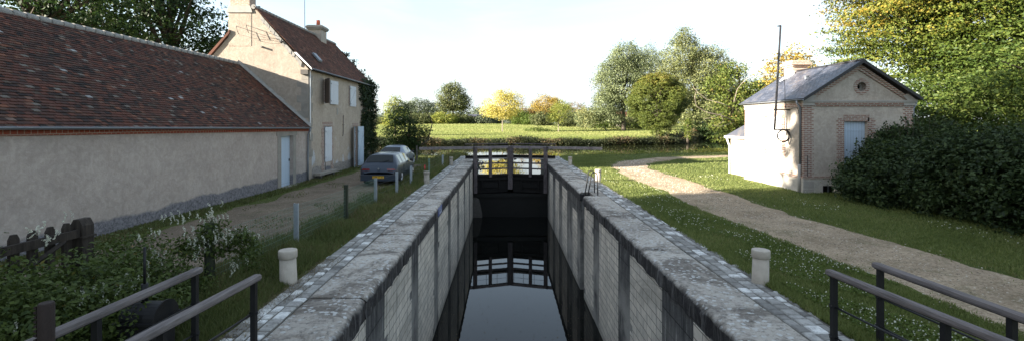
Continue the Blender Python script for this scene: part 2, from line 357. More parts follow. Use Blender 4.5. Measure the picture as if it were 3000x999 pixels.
# ------------------------------------------------------------------ object helpers
def tag(o, label=None, cat=None, group=None, kind=None):
    if label: o['label'] = label
    if cat: o['category'] = cat
    if group: o['group'] = group
    if kind: o['kind'] = kind
    return o
def empty(name, loc, label, cat, group=None):
    o = bpy.data.objects.new(name, None); col.objects.link(o); o.location = loc; o.empty_display_size = .3
    return tag(o, label, cat, group)
def link_mesh(name, me, mats, parent=None):
    o = bpy.data.objects.new(name, me); col.objects.link(o)
    for m in (mats if isinstance(mats, (list, tuple)) else [mats]): me.materials.append(M[m])
    if parent is not None:
        o.parent = parent
        off = parent.location if parent.parent is None else Vector((0, 0, 0))
        o.matrix_parent_inverse = Matrix.Translation(-off)   # meshes are written in world metres
    return o
class MB:
    def __init__(s): s.v = []; s.f = []; s.mi = []; s.a = []; s.cur = 0; s.val = .5; s.sm = []; s.smooth = False
    def add(s, vs, fs):
        b = len(s.v); s.v += [tuple(v) for v in vs]; s.a += [s.val] * len(vs)
        for f in fs: s.f.append(tuple(b + i for i in f)); s.mi.append(s.cur); s.sm.append(s.smooth)
        return s
    def box(s, x0, x1, y0, y1, z0, z1):
        v = [(x, y, z) for z in (z0, z1) for y in (y0, y1) for x in (x0, x1)]
        return s.add(v, [(0, 2, 3, 1), (4, 5, 7, 6), (0, 1, 5, 4), (2, 6, 7, 3), (0, 4, 6, 2), (1, 3, 7, 5)])
    def bbox(s, x0, x1, y0, y1, z0, z1, b=.01):
        """box with chamfered upper edges"""
        v = [(x, y, z0) for y in (y0, y1) for x in (x0, x1)]
        v += [(x, y, z1 - b) for y in (y0, y1) for x in (x0, x1)]
        v += [(x, y, z1) for y in (y0 + b, y1 - b) for x in (x0 + b, x1 - b)]
        q = lambda a, c: [(a, a + 1, c + 1, c), (a + 1, a + 3, c + 3, c + 1), (a + 3, a + 2, c + 2, c + 3), (a + 2, a, c, c + 2)]
        return s.add(v, [(0, 2, 3, 1)] + q(0, 4) + q(4, 8) + [(8, 9, 11, 10)])
    def prism(s, pts, axis, a0, a1):
        """polygon pts (two coordinates) extruded along axis 'x','y' or 'z'"""
        n = len(pts)
        mk = {'x': lambda p, a: (a, p[0], p[1]), 'y': lambda p, a: (p[0], a, p[1]), 'z': lambda p, a: (p[0], p[1], a)}[axis]
        v = [mk(p, a0) for p in pts] + [mk(p, a1) for p in pts]
        return s.add(v, [tuple(range(n))[::-1], tuple(range(n, 2 * n))] + [(i, (i + 1) % n, n + (i + 1) % n, n + i) for i in range(n)])
    def tube(s, path, rad, sides=8, cap=True):
        path = [Vector(p) for p in path]
        if not isinstance(rad, (list, tuple, np.ndarray)): rad = [rad] * len(path)
        vs = []; prev = None
        for i, p in enumerate(path):
            d = (path[min(i + 1, len(path) - 1)] - path[max(i - 1, 0)])
            if d.length < 1e-9: d = Vector((0, 0, 1))
            d.normalize()
            if prev is None:
                up = Vector((0, 0, 1)) if abs(d.z) < .9 else Vector((1, 0, 0))
                u = d.cross(up).normalized()
            else:
                u = prev - d * prev.dot(d)
                u = u.normalized() if u.length > 1e-6 else d.orthogonal().normalized()
            prev = u; w = d.cross(u)
            for k in range(sides):
                a = 2 * math.pi * k / sides
                vs.append(p + (u * math.cos(a) + w * math.sin(a)) * float(rad[i]))
        fs = []
        for i in range(len(path) - 1):
            for k in range(sides):
                a, b = i * sides + k, i * sides + (k + 1) % sides
                fs.append((a, b, b + sides, a + sides))
        sm = s.smooth; s.smooth = sides > 5
        s.add(vs, fs)
        s.smooth = sm
        if cap:
            n = len(s.v) - len(vs)
            s.f.append(tuple(n + k for k in range(sides))[::-1]); s.f.append(tuple(n + (len(path) - 1) * sides + k for k in range(sides)))
            s.mi += [s.cur] * 2; s.sm += [False] * 2
        return s
    def lathe(s, c, prof, sides=20):
        """prof: (radius, z) from bottom to top"""
        return s.tube([(c[0], c[1], c[2] + z) for r, z in prof], [r for r, z in prof], sides)
    def ring(s, c, axis, r0, r1, a0, a1, n=24):
        ca = []
        for q in (a0, a1):
            for r in (r0, r1):
                for k in range(n):
                    t_ = 2 * math.pi * k / n; u, w = r * math.cos(t_), r * math.sin(t_)
                    ca.append((c[0] + u, q, c[2] + w) if axis == 'y' else (q, c[1] + u, c[2] + w))
        fs = []
        for k in range(n):
            j = (k + 1) % n
            fs += [(k, j, n + j, n + k), (2 * n + k, 3 * n + k, 3 * n + j, 2 * n + j), (n + k, n + j, 3 * n + j, 3 * n + k), (k, 2 * n + k, 2 * n + j, j)]
        return s.add(ca, fs)
    def build(s, name, mats, parent=None):
        me = bpy.data.meshes.new(name)
        me.from_pydata(s.v, [], s.f)
        me.polygons.foreach_set('material_index', s.mi); me.polygons.foreach_set('use_smooth', s.sm)
        at = me.attributes.new('var', 'FLOAT', 'POINT'); at.data.foreach_set('value', s.a)
        me.update()
        return link_mesh(name, me, mats, parent)

def fast_mesh(name, verts, nper, var, mats, parent=None):
    """verts (N*nper,3) : N separate polygons of nper corners"""
    verts = np.asarray(verts, dtype=np.float32).reshape(-1, 3)
    n = len(verts) // nper
    me = bpy.data.meshes.new(name)
    me.vertices.add(len(verts)); me.vertices.foreach_set('co', verts.ravel())
    me.loops.add(n * nper); me.loops.foreach_set('vertex_index', np.arange(n * nper, dtype=np.int32))
    me.polygons.add(n); me.polygons.foreach_set('loop_start', np.arange(0, n * nper, nper, dtype=np.int32))
    me.polygons.foreach_set('loop_total', np.full(n, nper, dtype=np.int32))
    me.update(calc_edges=True)
    at = me.attributes.new('var', 'FLOAT', 'POINT')
    at.data.foreach_set('value', np.repeat(np.clip(var, 0, 1), nper).astype(np.float32))
    return link_mesh(name, me, mats, parent)

def unit(v): return v / np.maximum(np.linalg.norm(v, axis=1, keepdims=True), 1e-9)
def leaf_quads(pos, nrm, size, r):
    """pointed leaf-shaped quads around pos"""
    n = len(pos)
    nrm = unit(nrm)
    t_ = unit(np.cross(nrm, r.normal(size=(n, 3)))); b_ = np.cross(nrm, t_)
    L = (size * r.uniform(.6, 1.3, n))[:, None]
    fold = nrm * L * .12
    return np.stack([pos - t_ * L * .55, pos + b_ * L * .30 + fold, pos + t_ * L * .55, pos - b_ * L * .30 + fold], axis=1).reshape(-1, 3)

def crown_points(blobs, n_cl, per, cl_r, r, shell=.55, droop=0.0, lump=0.18, flat=.6):
    w = np.array([b[3] * b[4] + b[4] * b[5] + b[3] * b[5] for b in blobs], dtype=float); w /= w.sum()
    B = np.array([b[:6] for b in blobs], dtype=float)
    idx = r.choice(len(blobs), n_cl, p=w)
    d = unit(r.normal(size=(n_cl, 3)))
    rad = shell + (1 - shell) * np.sqrt(r.uniform(0, 1, n_cl))
    rad *= 1 + lump * np.sin(d[:, 0] * 5 + idx) * np.sin(d[:, 2] * 6 + idx * 2.1) + r.normal(0, .05, n_cl)
    c = B[idx, :3] + d * B[idx, 3:] * rad[:, None]
    crand = r.uniform(0, 1, n_cl)
    k = np.repeat(np.arange(n_cl), per)
    off = r.normal(size=(len(k), 3)) * cl_r * np.array([1, 1, flat])
    pos = c[k] + off
    pos[:, 2] -= droop * np.abs(off[:, 0] + off[:, 1])
    nrm = d[k] * .55 + np.array([0, 0, .55]) + r.normal(size=(len(k), 3)) * .6
    var = crand[k] * .5 + r.uniform(0, 1, len(k)) * .5
    return c, pos, nrm, var

def tree(name, label, cat, base, trunk_h, trunk_r, blobs, mat, leaf, n_cl, per, cl_r, seed=0, bark='bark', group=None, shell=.55, limbs=14, lean=(0, 0), varfn=None, stems=1, droop=0.0, lump=.18, flat=.6):
    r = np.random.default_rng(seed + 100)
    root = empty(name, base, label, cat, group)
    bx, by, bz = base
    B = [(bx + b[0], by + b[1], bz + b[2], b[3], b[4], b[5]) for b in blobs]
    c, pos, nrm, var = crown_points(B, n_cl, per, cl_r, r, shell, droop, lump, flat)
    if varfn is not None: var = np.clip(varfn(pos, var), 0, 1)
    q = leaf_quads(pos, nrm, leaf, r)
    cr = fast_mesh('crown', q, 4, var, mat, root)
    mb = MB(); mb.smooth = True
    top = Vector((bx + lean[0], by + lean[1], bz + trunk_h))
    for s in range(stems):
        ox, oy = (r.normal(0, trunk_r * 2.5, 2) if stems > 1 else (0, 0))
        tt = top + Vector((ox * 3, oy * 3, 0)) if stems > 1 else top
        mb.tube([(bx + ox, by + oy, bz - .25), (bx + ox, by + oy, bz + trunk_h * .12), (bx + ox * 1.5 + lean[0] * .4, by + oy * 1.5 + lean[1] * .4, bz + trunk_h * .55), tt],
                [trunk_r * 1.35, trunk_r, trunk_r * .82, trunk_r * .62], 8)
        hi = max(b[2] + b[5] * .6 for b in B)
        mb.tube([tt, (tt.x + r.normal(0, .2), tt.y + r.normal(0, .2), (tt.z + hi) / 2), (tt.x + r.normal(0, .4), tt.y + r.normal(0, .4), hi)], [trunk_r * .6, trunk_r * .35, trunk_r * .08], 6, False)
    for i in r.choice(len(c), min(limbs, len(c)), replace=False):
        e = Vector(c[i]); a = top + Vector((0, 0, -trunk_h * .15 * r.uniform(0, 1)))
        a2 = a.lerp(Vector((a.x, a.y, e.z)), r.uniform(.0, .5)) if e.z > a.z else a
        mid = a2.lerp(e, .5) + Vector((r.normal(0, .3), r.normal(0, .3), abs(e.z - a2.z) * .12))
        mb.tube([a2, mid, e], [trunk_r * .38, trunk_r * .2, trunk_r * .05], 5, False)
    mb.build('trunk', bark, root)
    return root
def rescale_copy(src, name, base, label, scale=1.0, rot=0.0):
    """a copy of a thing and of its parts"""
    o = src.copy(); col.objects.link(o); o.name = name
    o.location = base; o.scale = (scale,) * 3; o.rotation_euler[2] = rot
    if label: o['label'] = label
    for ch in list(src.children):
        c = ch.copy(); col.objects.link(c); c.parent = o; c.matrix_parent_inverse = ch.matrix_parent_inverse.copy()
        for g in list(ch.children):
            d = g.copy(); col.objects.link(d); d.parent = c; d.matrix_parent_inverse = g.matrix_parent_inverse.copy()
    return o
def blades(pos, h, w, lean, r, var, name, mat, parent=None):
    n = len(pos)
    a = r.uniform(0, 2 * np.pi, n); hh = h * r.uniform(.5, 1.3, n)
    side = np.stack([np.cos(a), np.sin(a), np.zeros(n)], 1) * (w * r.uniform(.6, 1.4, n))[:, None]
    tip = pos + np.stack([r.normal(0, lean, n) * hh, r.normal(0, lean, n) * hh, hh], 1)
    v = np.stack([pos - side, pos + side, tip], 1).reshape(-1, 3)
    return fast_mesh(name, v, 3, var, mat, parent)

# ------------------------------------------------------------------ terrain
XL, XR, YG = -2.21, 2.99, 32.1           # lock chamber faces and gate
ZW, ZU = -3.84, -0.90                    # lower and upper water
def sst(t): t = np.clip(t, 0, 1); return t * t * (3 - 2 * t)
def y_near(x): return np.interp(x, [-60, -12, -4, 4, 10, 17, 23, 40, 90], [54, 46, 41.5, 40.5, 42.5, 44.5, 46, 49, 58])
def y_far(x): return np.interp(x, [-60, 15, 29, 43, 66, 90, 150], [76, 76, 80, 102, 137, 165, 240])
def hgt(x, y):
    x = np.asarray(x, float); y = np.asarray(y, float)
    z = 0.02 * np.sin(x * .9 + y * .35) * np.sin(y * .5)
    z = z + np.where(x < -4.2, -0.16 * sst((y - 8) / 14), 0)
    yf = y_far(x)
    fz = 0.33 + 0.0155 * np.clip(y - 78, 0, 155)
    z = np.where(y > (y_near(x) + yf) / 2, fz, z)
    dch = np.where((y > 38.4) & (y < 50), 2.6 + (y - 38.4) * .35 - np.abs(x - .39), -9)
    d = np.maximum(dch, np.minimum(y - y_near(x), yf - y))
    d = np.where((y > 150) | (x > 140), -9, d)
    t = sst((d + 2.0) / 2.8)
    z = z * (1 - t) - 2.4 * t
    inlock = (y <= 38.4) & (y > -9)
    z = np.where(inlock & (x > -3.66) & (x < 4.42), -0.35, z)
    z = np.where(inlock & (x > -2.6) & (x < 3.4), -5.6, z)
    return z
def axis(parts):
    return np.unique(np.round(np.concatenate(parts), 4))
gx = axis([np.arange(-24, 30, .5), [-3.66, -3.72, -2.62, -2.58, 3.38, 3.42, 4.41, 4.46], np.arange(30, 90, 1.5), -24 - np.cumsum(1.15 ** np.arange(28)), 90 + np.cumsum(1.2 ** np.arange(26) * 1.5)])
gy = axis([np.arange(-10, 64, .5), [38.39, 38.42], np.arange(64, 110, 1.), 110 + np.cumsum(1.12 ** np.arange(44) * 1.2), -10 - np.cumsum(1.3 ** np.arange(15))])
GX, GY = np.meshgrid(gx, gy)
GZ = hgt(GX, GY)
gv = np.stack([GX, GY, GZ], -1).reshape(-1, 3)
nx, ny = len(gx), len(gy)
ii = (np.arange(ny - 1)[:, None] * nx + np.arange(nx - 1)[None, :]).ravel()
fc = np.stack([ii, ii + 1, ii + nx + 1, ii + nx], 1)
me = bpy.data.meshes.new('ground'); me.from_pydata(gv.tolist(), [], fc.tolist()); me.polygons.foreach_set('use_smooth', [True] * len(fc)); me.update()
tag(link_mesh('ground', me, 'grass_ground'), kind='structure')

def strip(name, pts, widths, mat, lift, seed, cross=8, step=.3, rag=.2):
    """a path laid on the terrain, with a worn uneven edge"""
    r = np.random.default_rng(seed)
    pts = np.array(pts, float); seg = np.r_[0, np.cumsum(np.linalg.norm(np.diff(pts, axis=0), axis=1))]
    s_ = np.arange(0, seg[-1], step)
    x = np.interp(s_, seg, pts[:, 0]); y = np.interp(s_, seg, pts[:, 1]); w = np.interp(s_, seg, widths)
    for _ in range(12):
        x[1:-1] = (x[:-2] + x[1:-1] + x[2:]) / 3; y[1:-1] = (y[:-2] + y[1:-1] + y[2:]) / 3
    dx, dy = np.gradient(x), np.gradient(y); l = np.hypot(dx, dy); nx_, ny_ = dy / l, -dx / l
    def wob():
        a = r.normal(0, 1, len(s_)); k = np.ones(4) / 4; b = r.normal(0, 1, len(s_)); kk = np.ones(14) / 14
        return rag * (np.convolve(a, k, 'same') + 2 * np.convolve(b, kk, 'same'))
    eL, eR = -w / 2 + wob(), w / 2 + wob()
    T = np.linspace(0, 1, cross + 1)
    V = []
    for i in range(len(s_)):
        o = eL[i] + (eR[i] - eL[i]) * T
        px, py = x[i] + nx_[i] * o, y[i] + ny_[i] * o
        pz = hgt(px, py) + lift; pz[0] -= lift + .02; pz[-1] -= lift + .02
        V += list(zip(px, py, pz))
    c1 = cross + 1
    f = [(i * c1 + j, i * c1 + j + 1, (i + 1) * c1 + j + 1, (i + 1) * c1 + j) for i in range(len(s_) - 1) for j in range(cross)]
    me = bpy.data.meshes.new(name); me.from_pydata(V, [], f); me.polygons.foreach_set('use_smooth', [True] * len(f)); me.update()
    o = link_mesh(name, me, mat); tag(o, kind='structure')
    return x, y, w
PX, PY, PW = strip('path', [(8.1, -6), (7.9, 8), (7.45, 14), (7.5, 20), (7.45, 25), (7.7, 28.5), (9, 32.5), (12, 35.6), (17.6, 38), (26, 40.5), (48, 46)],
                   [2.7, 2.7, 2.6, 2.7, 2.7, 2.6, 2.4, 2.2, 1.9, 1.8, 1.8], 'path_gravel', .022, 3)
DX, DY, DW = strip('driveway', [(-7.3, -8), (-7.25, 6), (-7.15, 14), (-7.0, 20), (-6.9, 27), (-7.2, 32)], [3.9, 3.9, 3.9, 4.3, 4.6, 4.2], 'drive_gravel', .022, 4)

mb = MB(); mb.box(XL - .2, XR + .2, -8.8, YG + 1.5, ZW - .02, ZW)
o = mb.build('lock_water', 'lock_water_surface'); tag(o, kind='structure')
mb = MB(); mb.add([(XL - .2, YG + .9, ZU), (XR + .2, YG + .9, ZU), (XR + .2, 38.5, ZU), (XL - .2, 38.5, ZU)], [(0, 1, 2, 3)])
mb.add([(-700, 38.5, ZU), (700, 38.5, ZU), (700, 260, ZU), (-700, 260, ZU)], [(0, 1, 2, 3)])
o = mb.build('canal_water', 'canal_water_surface'); tag(o, kind='structure')
# ------------------------------------------------------------------ lock walls
def lock_wall(side, label, panels):
    sg = -1 if side == 'l' else 1
    X = XL if side == 'l' else XR
    x = lambda d: X + sg * d                       # d metres away from the water face
    root = empty('lock_wall', (x(.5), 12, 0), label, 'lock wall', 'masonry walls of the lock chamber')
    r = np.random.default_rng(11 if side == 'l' else 12)
    Y0, Y1 = -8.8, 38.4
    gap = (17.45, 18.3) if side == 'r' else None
    m = MB()
    def bx(mb, d0, d1, y0, y1, z0, z1):
        a, b = sorted((x(d0), x(d1))); mb.box(a, b, y0, y1, z0, z1)
    if gap:
        bx(m, 0, .9, Y0, gap[0], -5.5, -.34); bx(m, 0, .9, gap[1], YG, -5.5, -.34); bx(m, .32, .9, gap[0], gap[1], -5.5, -.34)
    else: bx(m, 0, .9, Y0, YG, -5.5, -.34)
    bx(m, .16, .9, YG, YG + 2.9, -5.5, -.34); bx(m, 0, .9, YG + 2.9, Y1, -5.5, -.34)
    bx(m, .9, 1.5, Y0, Y1, -.9, -.10)
    m.build('masonry', 'old_masonry', root)
    # pale rebuilt block panels between the old stone bands, edges toothed course by course
    for (a, b, top) in panels:
        p = MB(); z = top; k = 0
        while z > -4.4:
            h = .2; zb = math.floor((z - .001) / h) * h
            t0 = .22 * ((k // 3) % 2) * (r.uniform() < .12); t1 = .22 * ((k // 3) % 2) * (r.uniform() < .12)
            bx(p, -.006, .02, a + t0, b - t1, zb, z)
            z = zb; k += 1
        p.build('block_panel', 'pale_blocks', root)
    # coping slabs, each with a worn round nose
    c = MB(); c.smooth = True
    y = Y0; dW = .88
    while y < Y1 - .2:
        L = min(r.uniform(1.15, 1.9), Y1 - y); cuts = [(y, y + L)]
        if gap:
            if y < gap[0] < y + L: cuts = [(y, gap[0])]; L = gap[1] - y
            elif gap[0] <= y < gap[1]: y = gap[1]; continue
        for (a, b) in cuts:
            c.val = r.uniform(); dz = r.uniform(-.010, .008); dn = r.uniform(-.012, .012)
            rec = .16 if a >= YG - .5 and b < YG + 3.4 else 0
            n = max(3, int((b - a) / .11)); prof = []
            for q in range(7):
                an = q / 6 * math.pi / 2
                prof.append((.09 - .12 * math.sin(an) + dn, -.10 + .10 * math.cos(an)))
            prof = [(dW - .02, -.34), (dW - .015, -.012), (dW - .03, 0), (.6, 0), (.36, 0)] + [(p_[0], p_[1]) for p_ in prof] + [(-.03 + dn, -.25), (-.025 + dn, -.345)]
            V = []; ys = np.linspace(a + .003, b - .003, n + 1)
            for j, yy in enumerate(ys):
                e = 0.007 if j in (0, n) else 0
                for q, (d, z) in enumerate(prof):
                    w1 = .012 * math.sin(yy * 9 + q) + r.normal(0, .006) if 3 < q < len(prof) else r.normal(0, .002)
                    V.append((x(d + rec + w1 * (1 if q > 4 else .1) + (e if q > 4 else 0)), yy, z + dz - (e if q > 0 and q < 11 else 0) * .6 + (w1 * .6 if q > 4 else r.normal(0, .003))))
            k = len(prof)
            fs = [(j * k + q, j * k + q + 1, (j + 1) * k + q + 1, (j + 1) * k + q) for j in range(n) for q in range(k - 1)]
            fs += [tuple(range(k)), tuple(range(n * k, (n + 1) * k))]
            c.add(V, fs)
        y += L
    c.build('coping', 'coping_stone', root)
    # worn setts behind the coping
    s = MB(); w0, w1 = .885, (1.55 if side == 'l' else 1.47)
    bx(s, w0, w1 - .02, Y0, Y1, -.34, -.022); base = s.build('bedding', 'mortar', root)
    s = MB(); d = w0 + .01
    rows = [.2, .15, .19, .12] if side == 'l' else [.17, .21, .13, .14]
    for wrow in rows:
        y = Y0
        while y < Y1:
            L = r.uniform(.11, .27)
            if d > w0 + .45 and r.uniform() < .22: y += L; continue
            s.val = min(1, max(0, r.normal(.5, .24))) if r.uniform() > .14 else 1.0
            jx = r.uniform(.004, .02); z = r.normal(-.004, .006)
            a, b = sorted((x(d + jx), x(d + wrow - jx)))
            s.bbox(a, b, y + .012, y + L - .010, -.05, z, .014)
            y += L
        d += wrow
    s.build('paving', 'cobble_stone', root)
    return root
wl = lock_wall('l', 'left stone wall of the lock with pale block panels and a blue plate on its edge', [(4.9, 7.3, -.36), (8.45, 10.9, -.38), (11.75, 14.4, -.40), (15.3, 17.9, -.40), (18.8, 21.3, -.4), (22.2, 24.8, -.42), (25.7, 28.3, -.4), (29.1, 31.5, -.4)])
wr = lock_wall('r', 'right stone wall of the lock with pale block panels and the ladder recess', [(4.6, 7.3, -.40), (8.77, 11.0, -.36), (12.15, 14.6, -.36), (15.55, 17.3, -.36), (19.0, 20.3, -.95), (22.1, 24.0, -.5), (25.4, 27.2, -.5), (28.7, 30.8, -.5)])
# breast wall under the gates
root = empty('breast_wall', (.39, YG + .4, -3), 'shade-darkened stone breast wall under the lock gates at water level', 'wall')
m = MB(); m.box(XL - .1, XR + .1, YG + .35, YG + 1.6, -5.5, -2.45); m.build('masonry', 'shaded_stone', root)
m = MB(); m.box(XL - .1, XR + .1, YG + .22, YG + 1.7, -2.45, -2.2); m.build('sill', 'shaded_stone', root)
m = MB(); m.prism([(XL, -5.4), (XL + .62, -5.4), (XL + .62, -3.6), (XL + .50, -3.0), (XL + .40, -2.6), (XL + .2, -2.47), (XL, -2.46)], 'y', YG + .12, YG + .34); m.build('buttress', 'dark_stone', root)

# ------------------------------------------------------------------ lock gate leaves
def gate_leaf(side, label):
    sg = -1 if side == 'l' else 1
    cx = .39
    # along the leaf: u from 0 at the heel (wall) to U at the mitre post
    Hx = XL + .02 if side == 'l' else XR - .02
    H = Vector((Hx, YG + .08, 0)); T = Vector((cx - sg * -.0, YG + .82, 0)); T.x = cx + sg * .006
    D = (T - H); U = D.length; D.normalize(); N = Vector((-D.y, D.x, 0)) * (1 if side == 'l' else -1)   # N points upstream
    root = empty('lock_gate', (Hx, YG + .08, 0), label, 'lock gate', 'mitred leaves of the upper lock gates')
    def P(u, n, z): p = H + D * u + N * n; return (p.x, p.y, z)
    def bx(mb, u0, u1, n0, n1, z0, z1):
        v = [P(u, n, z) for z in (z0, z1) for n in (n0, n1) for u in (u0, u1)]
        fs = [(0, 2, 3, 1), (4, 5, 7, 6), (0, 1, 5, 4), (2, 6, 7, 3), (0, 4, 6, 2), (1, 3, 7, 5)]
        if side == 'r': fs = [f[::-1] for f in fs]
        mb.add(v, fs)
    m = MB(); bx(m, .0, .24, -.14, .14, -2.15, 1.08); m.build('heel_post', 'gate_wood', root)
    m = MB(); bx(m, U - .19, U, -.15, .14, -1.95, 1.08); m.build('mitre_post', 'gate_wood', root)
    m = MB(); bx(m, 1.11, 1.31, -.12, .1, -1.05, .925); m.build('middle_post', 'gate_wood', root)
    m = MB(); bx(m, -.06, U - .002, -.10, .10, .93, 1.105); m.build('top_rail', 'beam_wood', root)
    m = MB(); bx(m, .0 - 3.75, -.062, -.095, .095, .925, 1.10); m.build('balance_beam', 'beam_wood', root)
    for z0, z1 in ((-.145, -.045), (-.525, -.43)):
        for a, b in ((.24, 1.11), (1.31, U - .19)):
            m = MB(); bx(m, a, b, -.07, .07, z0, z1); m.build('rail', 'gate_wood', root)
    for u in (.6, 1.75): m = MB(); bx(m, u, u + .08, -.06, .04, -.045, .03); m.build('bolt', 'black_iron', root)
    m = MB()
    for k in range(7): bx(m, .24, U - .19, -.02, .05, -2.14 + k * .185, -2.14 + k * .185 + .178)
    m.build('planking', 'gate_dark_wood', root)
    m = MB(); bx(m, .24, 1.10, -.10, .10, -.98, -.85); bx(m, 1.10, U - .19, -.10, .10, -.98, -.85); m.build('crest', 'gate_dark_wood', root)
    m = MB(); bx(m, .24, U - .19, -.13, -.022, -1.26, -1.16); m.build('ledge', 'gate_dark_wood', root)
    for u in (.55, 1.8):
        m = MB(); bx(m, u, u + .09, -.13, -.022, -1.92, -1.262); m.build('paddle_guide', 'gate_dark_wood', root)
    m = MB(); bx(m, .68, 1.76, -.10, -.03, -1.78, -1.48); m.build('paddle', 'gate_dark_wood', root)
    # walkway on the upstream side
    m = MB(); bx(m, -.45, U + .02, .16, .62, .185, .235); m.build('walkway_plank', 'deck_wood', root)
    m = MB(); bx(m, -.45, U + .02, .63, .66, .17, .43); m.build('kick_board', 'gate_dark_wood', root)
    m = MB(); bx(m, -.45, U + .02, .68, .76, 1.20, 1.27); m.build('handrail', 'gate_wood', root)
    for u in (-.42, .25, 1.1, 1.9, U - .08):
        m = MB(); m.tube([P(u, .72, .2), P(u, .72, 1.2)], .014, 6); m.build('stanchion', 'black_iron', root)
    m = MB(); m.tube([P(-.42, .72, .8), P(U - .08, .72, .8)], .009, 5); m.build('guard_wire', 'black_iron', root)
    for u in (.30, U - .3):
        m = MB(); bx(m, u, u + .08, .10, .62, .09, .183); m.build('walkway_bracket', 'gate_wood', root)
    m = MB(); bx(m, -.03, .02, -.165, -.142, .75, 1.12); bx(m, -.10, .30, -.112, -.102, .97, 1.0); m.build('iron_strap', 'black_iron', root)
    return root
gate_leaf('l', 'left leaf of the dark timber lock gates with its long balance beam')
gate_leaf('r', 'right leaf of the dark timber lock gates with its long balance beam')
# slightly higher hand rail seen past the gates
# ------------------------------------------------------------------ bollards
def bollard(x, y, label, h=.56, rad=.135, mat='bollard_stone', tilt=0.0):
    root = empty('bollard', (x, y, 0), label, 'bollard', 'round stone mooring bollards along the lock')
    m = MB(); m.smooth = True
    m.tube([(x, y, -.3), (x, y, 0), (x + tilt, y, h - .14)], [rad * 1.02, rad, rad * .95], 28)
    m.build('shaft', mat, root)
    m = MB(); m.smooth = True
    zt = h - .138
    m.tube([(x + tilt, y, zt), (x + tilt, y, zt + .008), (x + tilt, y, h - .02), (x + tilt, y, h - .004), (x + tilt, y, h)], [rad * 1.02, rad * 1.09, rad * 1.09, rad * 1.05, rad * .96], 28)
    m.build('cap', mat, root)
bollard(-3.72, 7.93, 'pale stone bollard by the dry grass, nearest on the left wall', .57, .14, tilt=-.012)
bollard(-3.56, 21.0, 'weathered stone bollard on the left wall beside the wagon', .55, .13, 'bollard_stone_weathered')
bollard(-3.52, 30.2, 'grey stone bollard on the left wall near the lock gate', .52, .12, 'bollard_stone_weathered')
bollard(4.42, 7.98, 'pale stone bollard beside the white clover, nearest on the right wall', .56, .135, tilt=.01)
bollard(4.37, 21.6, 'sunlit stone bollard right behind the iron ladder hoops', .58, .135)
bollard(4.28, 30.2, 'pale stone bollard on the right wall near the lock gate', .54, .125)
# ------------------------------------------------------------------ ladder in the wall recess
root = empty('ladder', (3.2, 17.9, 0), 'black iron ladder with two arched hand hoops in the right lock wall', 'ladder')
for yy in (17.58, 18.2):
    m = MB(); pts = [(3.10, yy, -.0)]
    m = MB(); m.smooth = True
    pts = [(3.17, yy, -4.2), (3.17, yy, -.1), (3.18, yy, .05), (3.25, yy, .45)]
    for k in range(9):
        a = math.pi * (1 - k / 8); pts.append((3.405 + .115 * math.cos(a), yy, .74 + .13 * math.sin(a)))
    pts += [(3.535, yy, .4), (3.545, yy, -.02)]
    m.tube(pts, .021, 10); m.build('hoop', 'black_iron', root)
for k in range(14):
    m = MB(); m.tube([(3.17, 17.58, -.25 - k * .29), (3.17, 18.2, -.25 - k * .29)], .014, 8); m.build('rung', 'black_iron', root)
m = MB(); m.box(3.38, 3.85, 17.46, 18.29, -.2, -.004); m.build('threshold_stone', 'quoin_stone', wr)
# blue plate on the coping edge
root = empty('sign_plate', (XL, 15.5, -.2), 'small blue enamel plate with white marks on the left lock edge', 'sign')
m = MB(); m.box(XL + .03, XL + .045, 15.02, 15.92, -.30, -.05); m.build('plate', 'sign_blue', root)
m = MB()
for i, (a, b, c, d) in enumerate([(.08, .14, -.17, -.08), (.20, .24, -.17, -.08), (.2, .34, -.10, -.08), (.42, .47, -.17, -.08), (.55, .70, -.11, -.085), (.55, .70, -.17, -.145), (.1, .3, -.225, -.205), (.1, .13, -.28, -.2), (.36, .52, -.275, -.205), (.60, .64, -.28, -.2), (.7, .8, -.28, -.205)]):
    m.box(XL + .045, XL + .049, 15.02 + a, 15.02 + b, c, d)
m.build('lettering', 'sign_white', root)

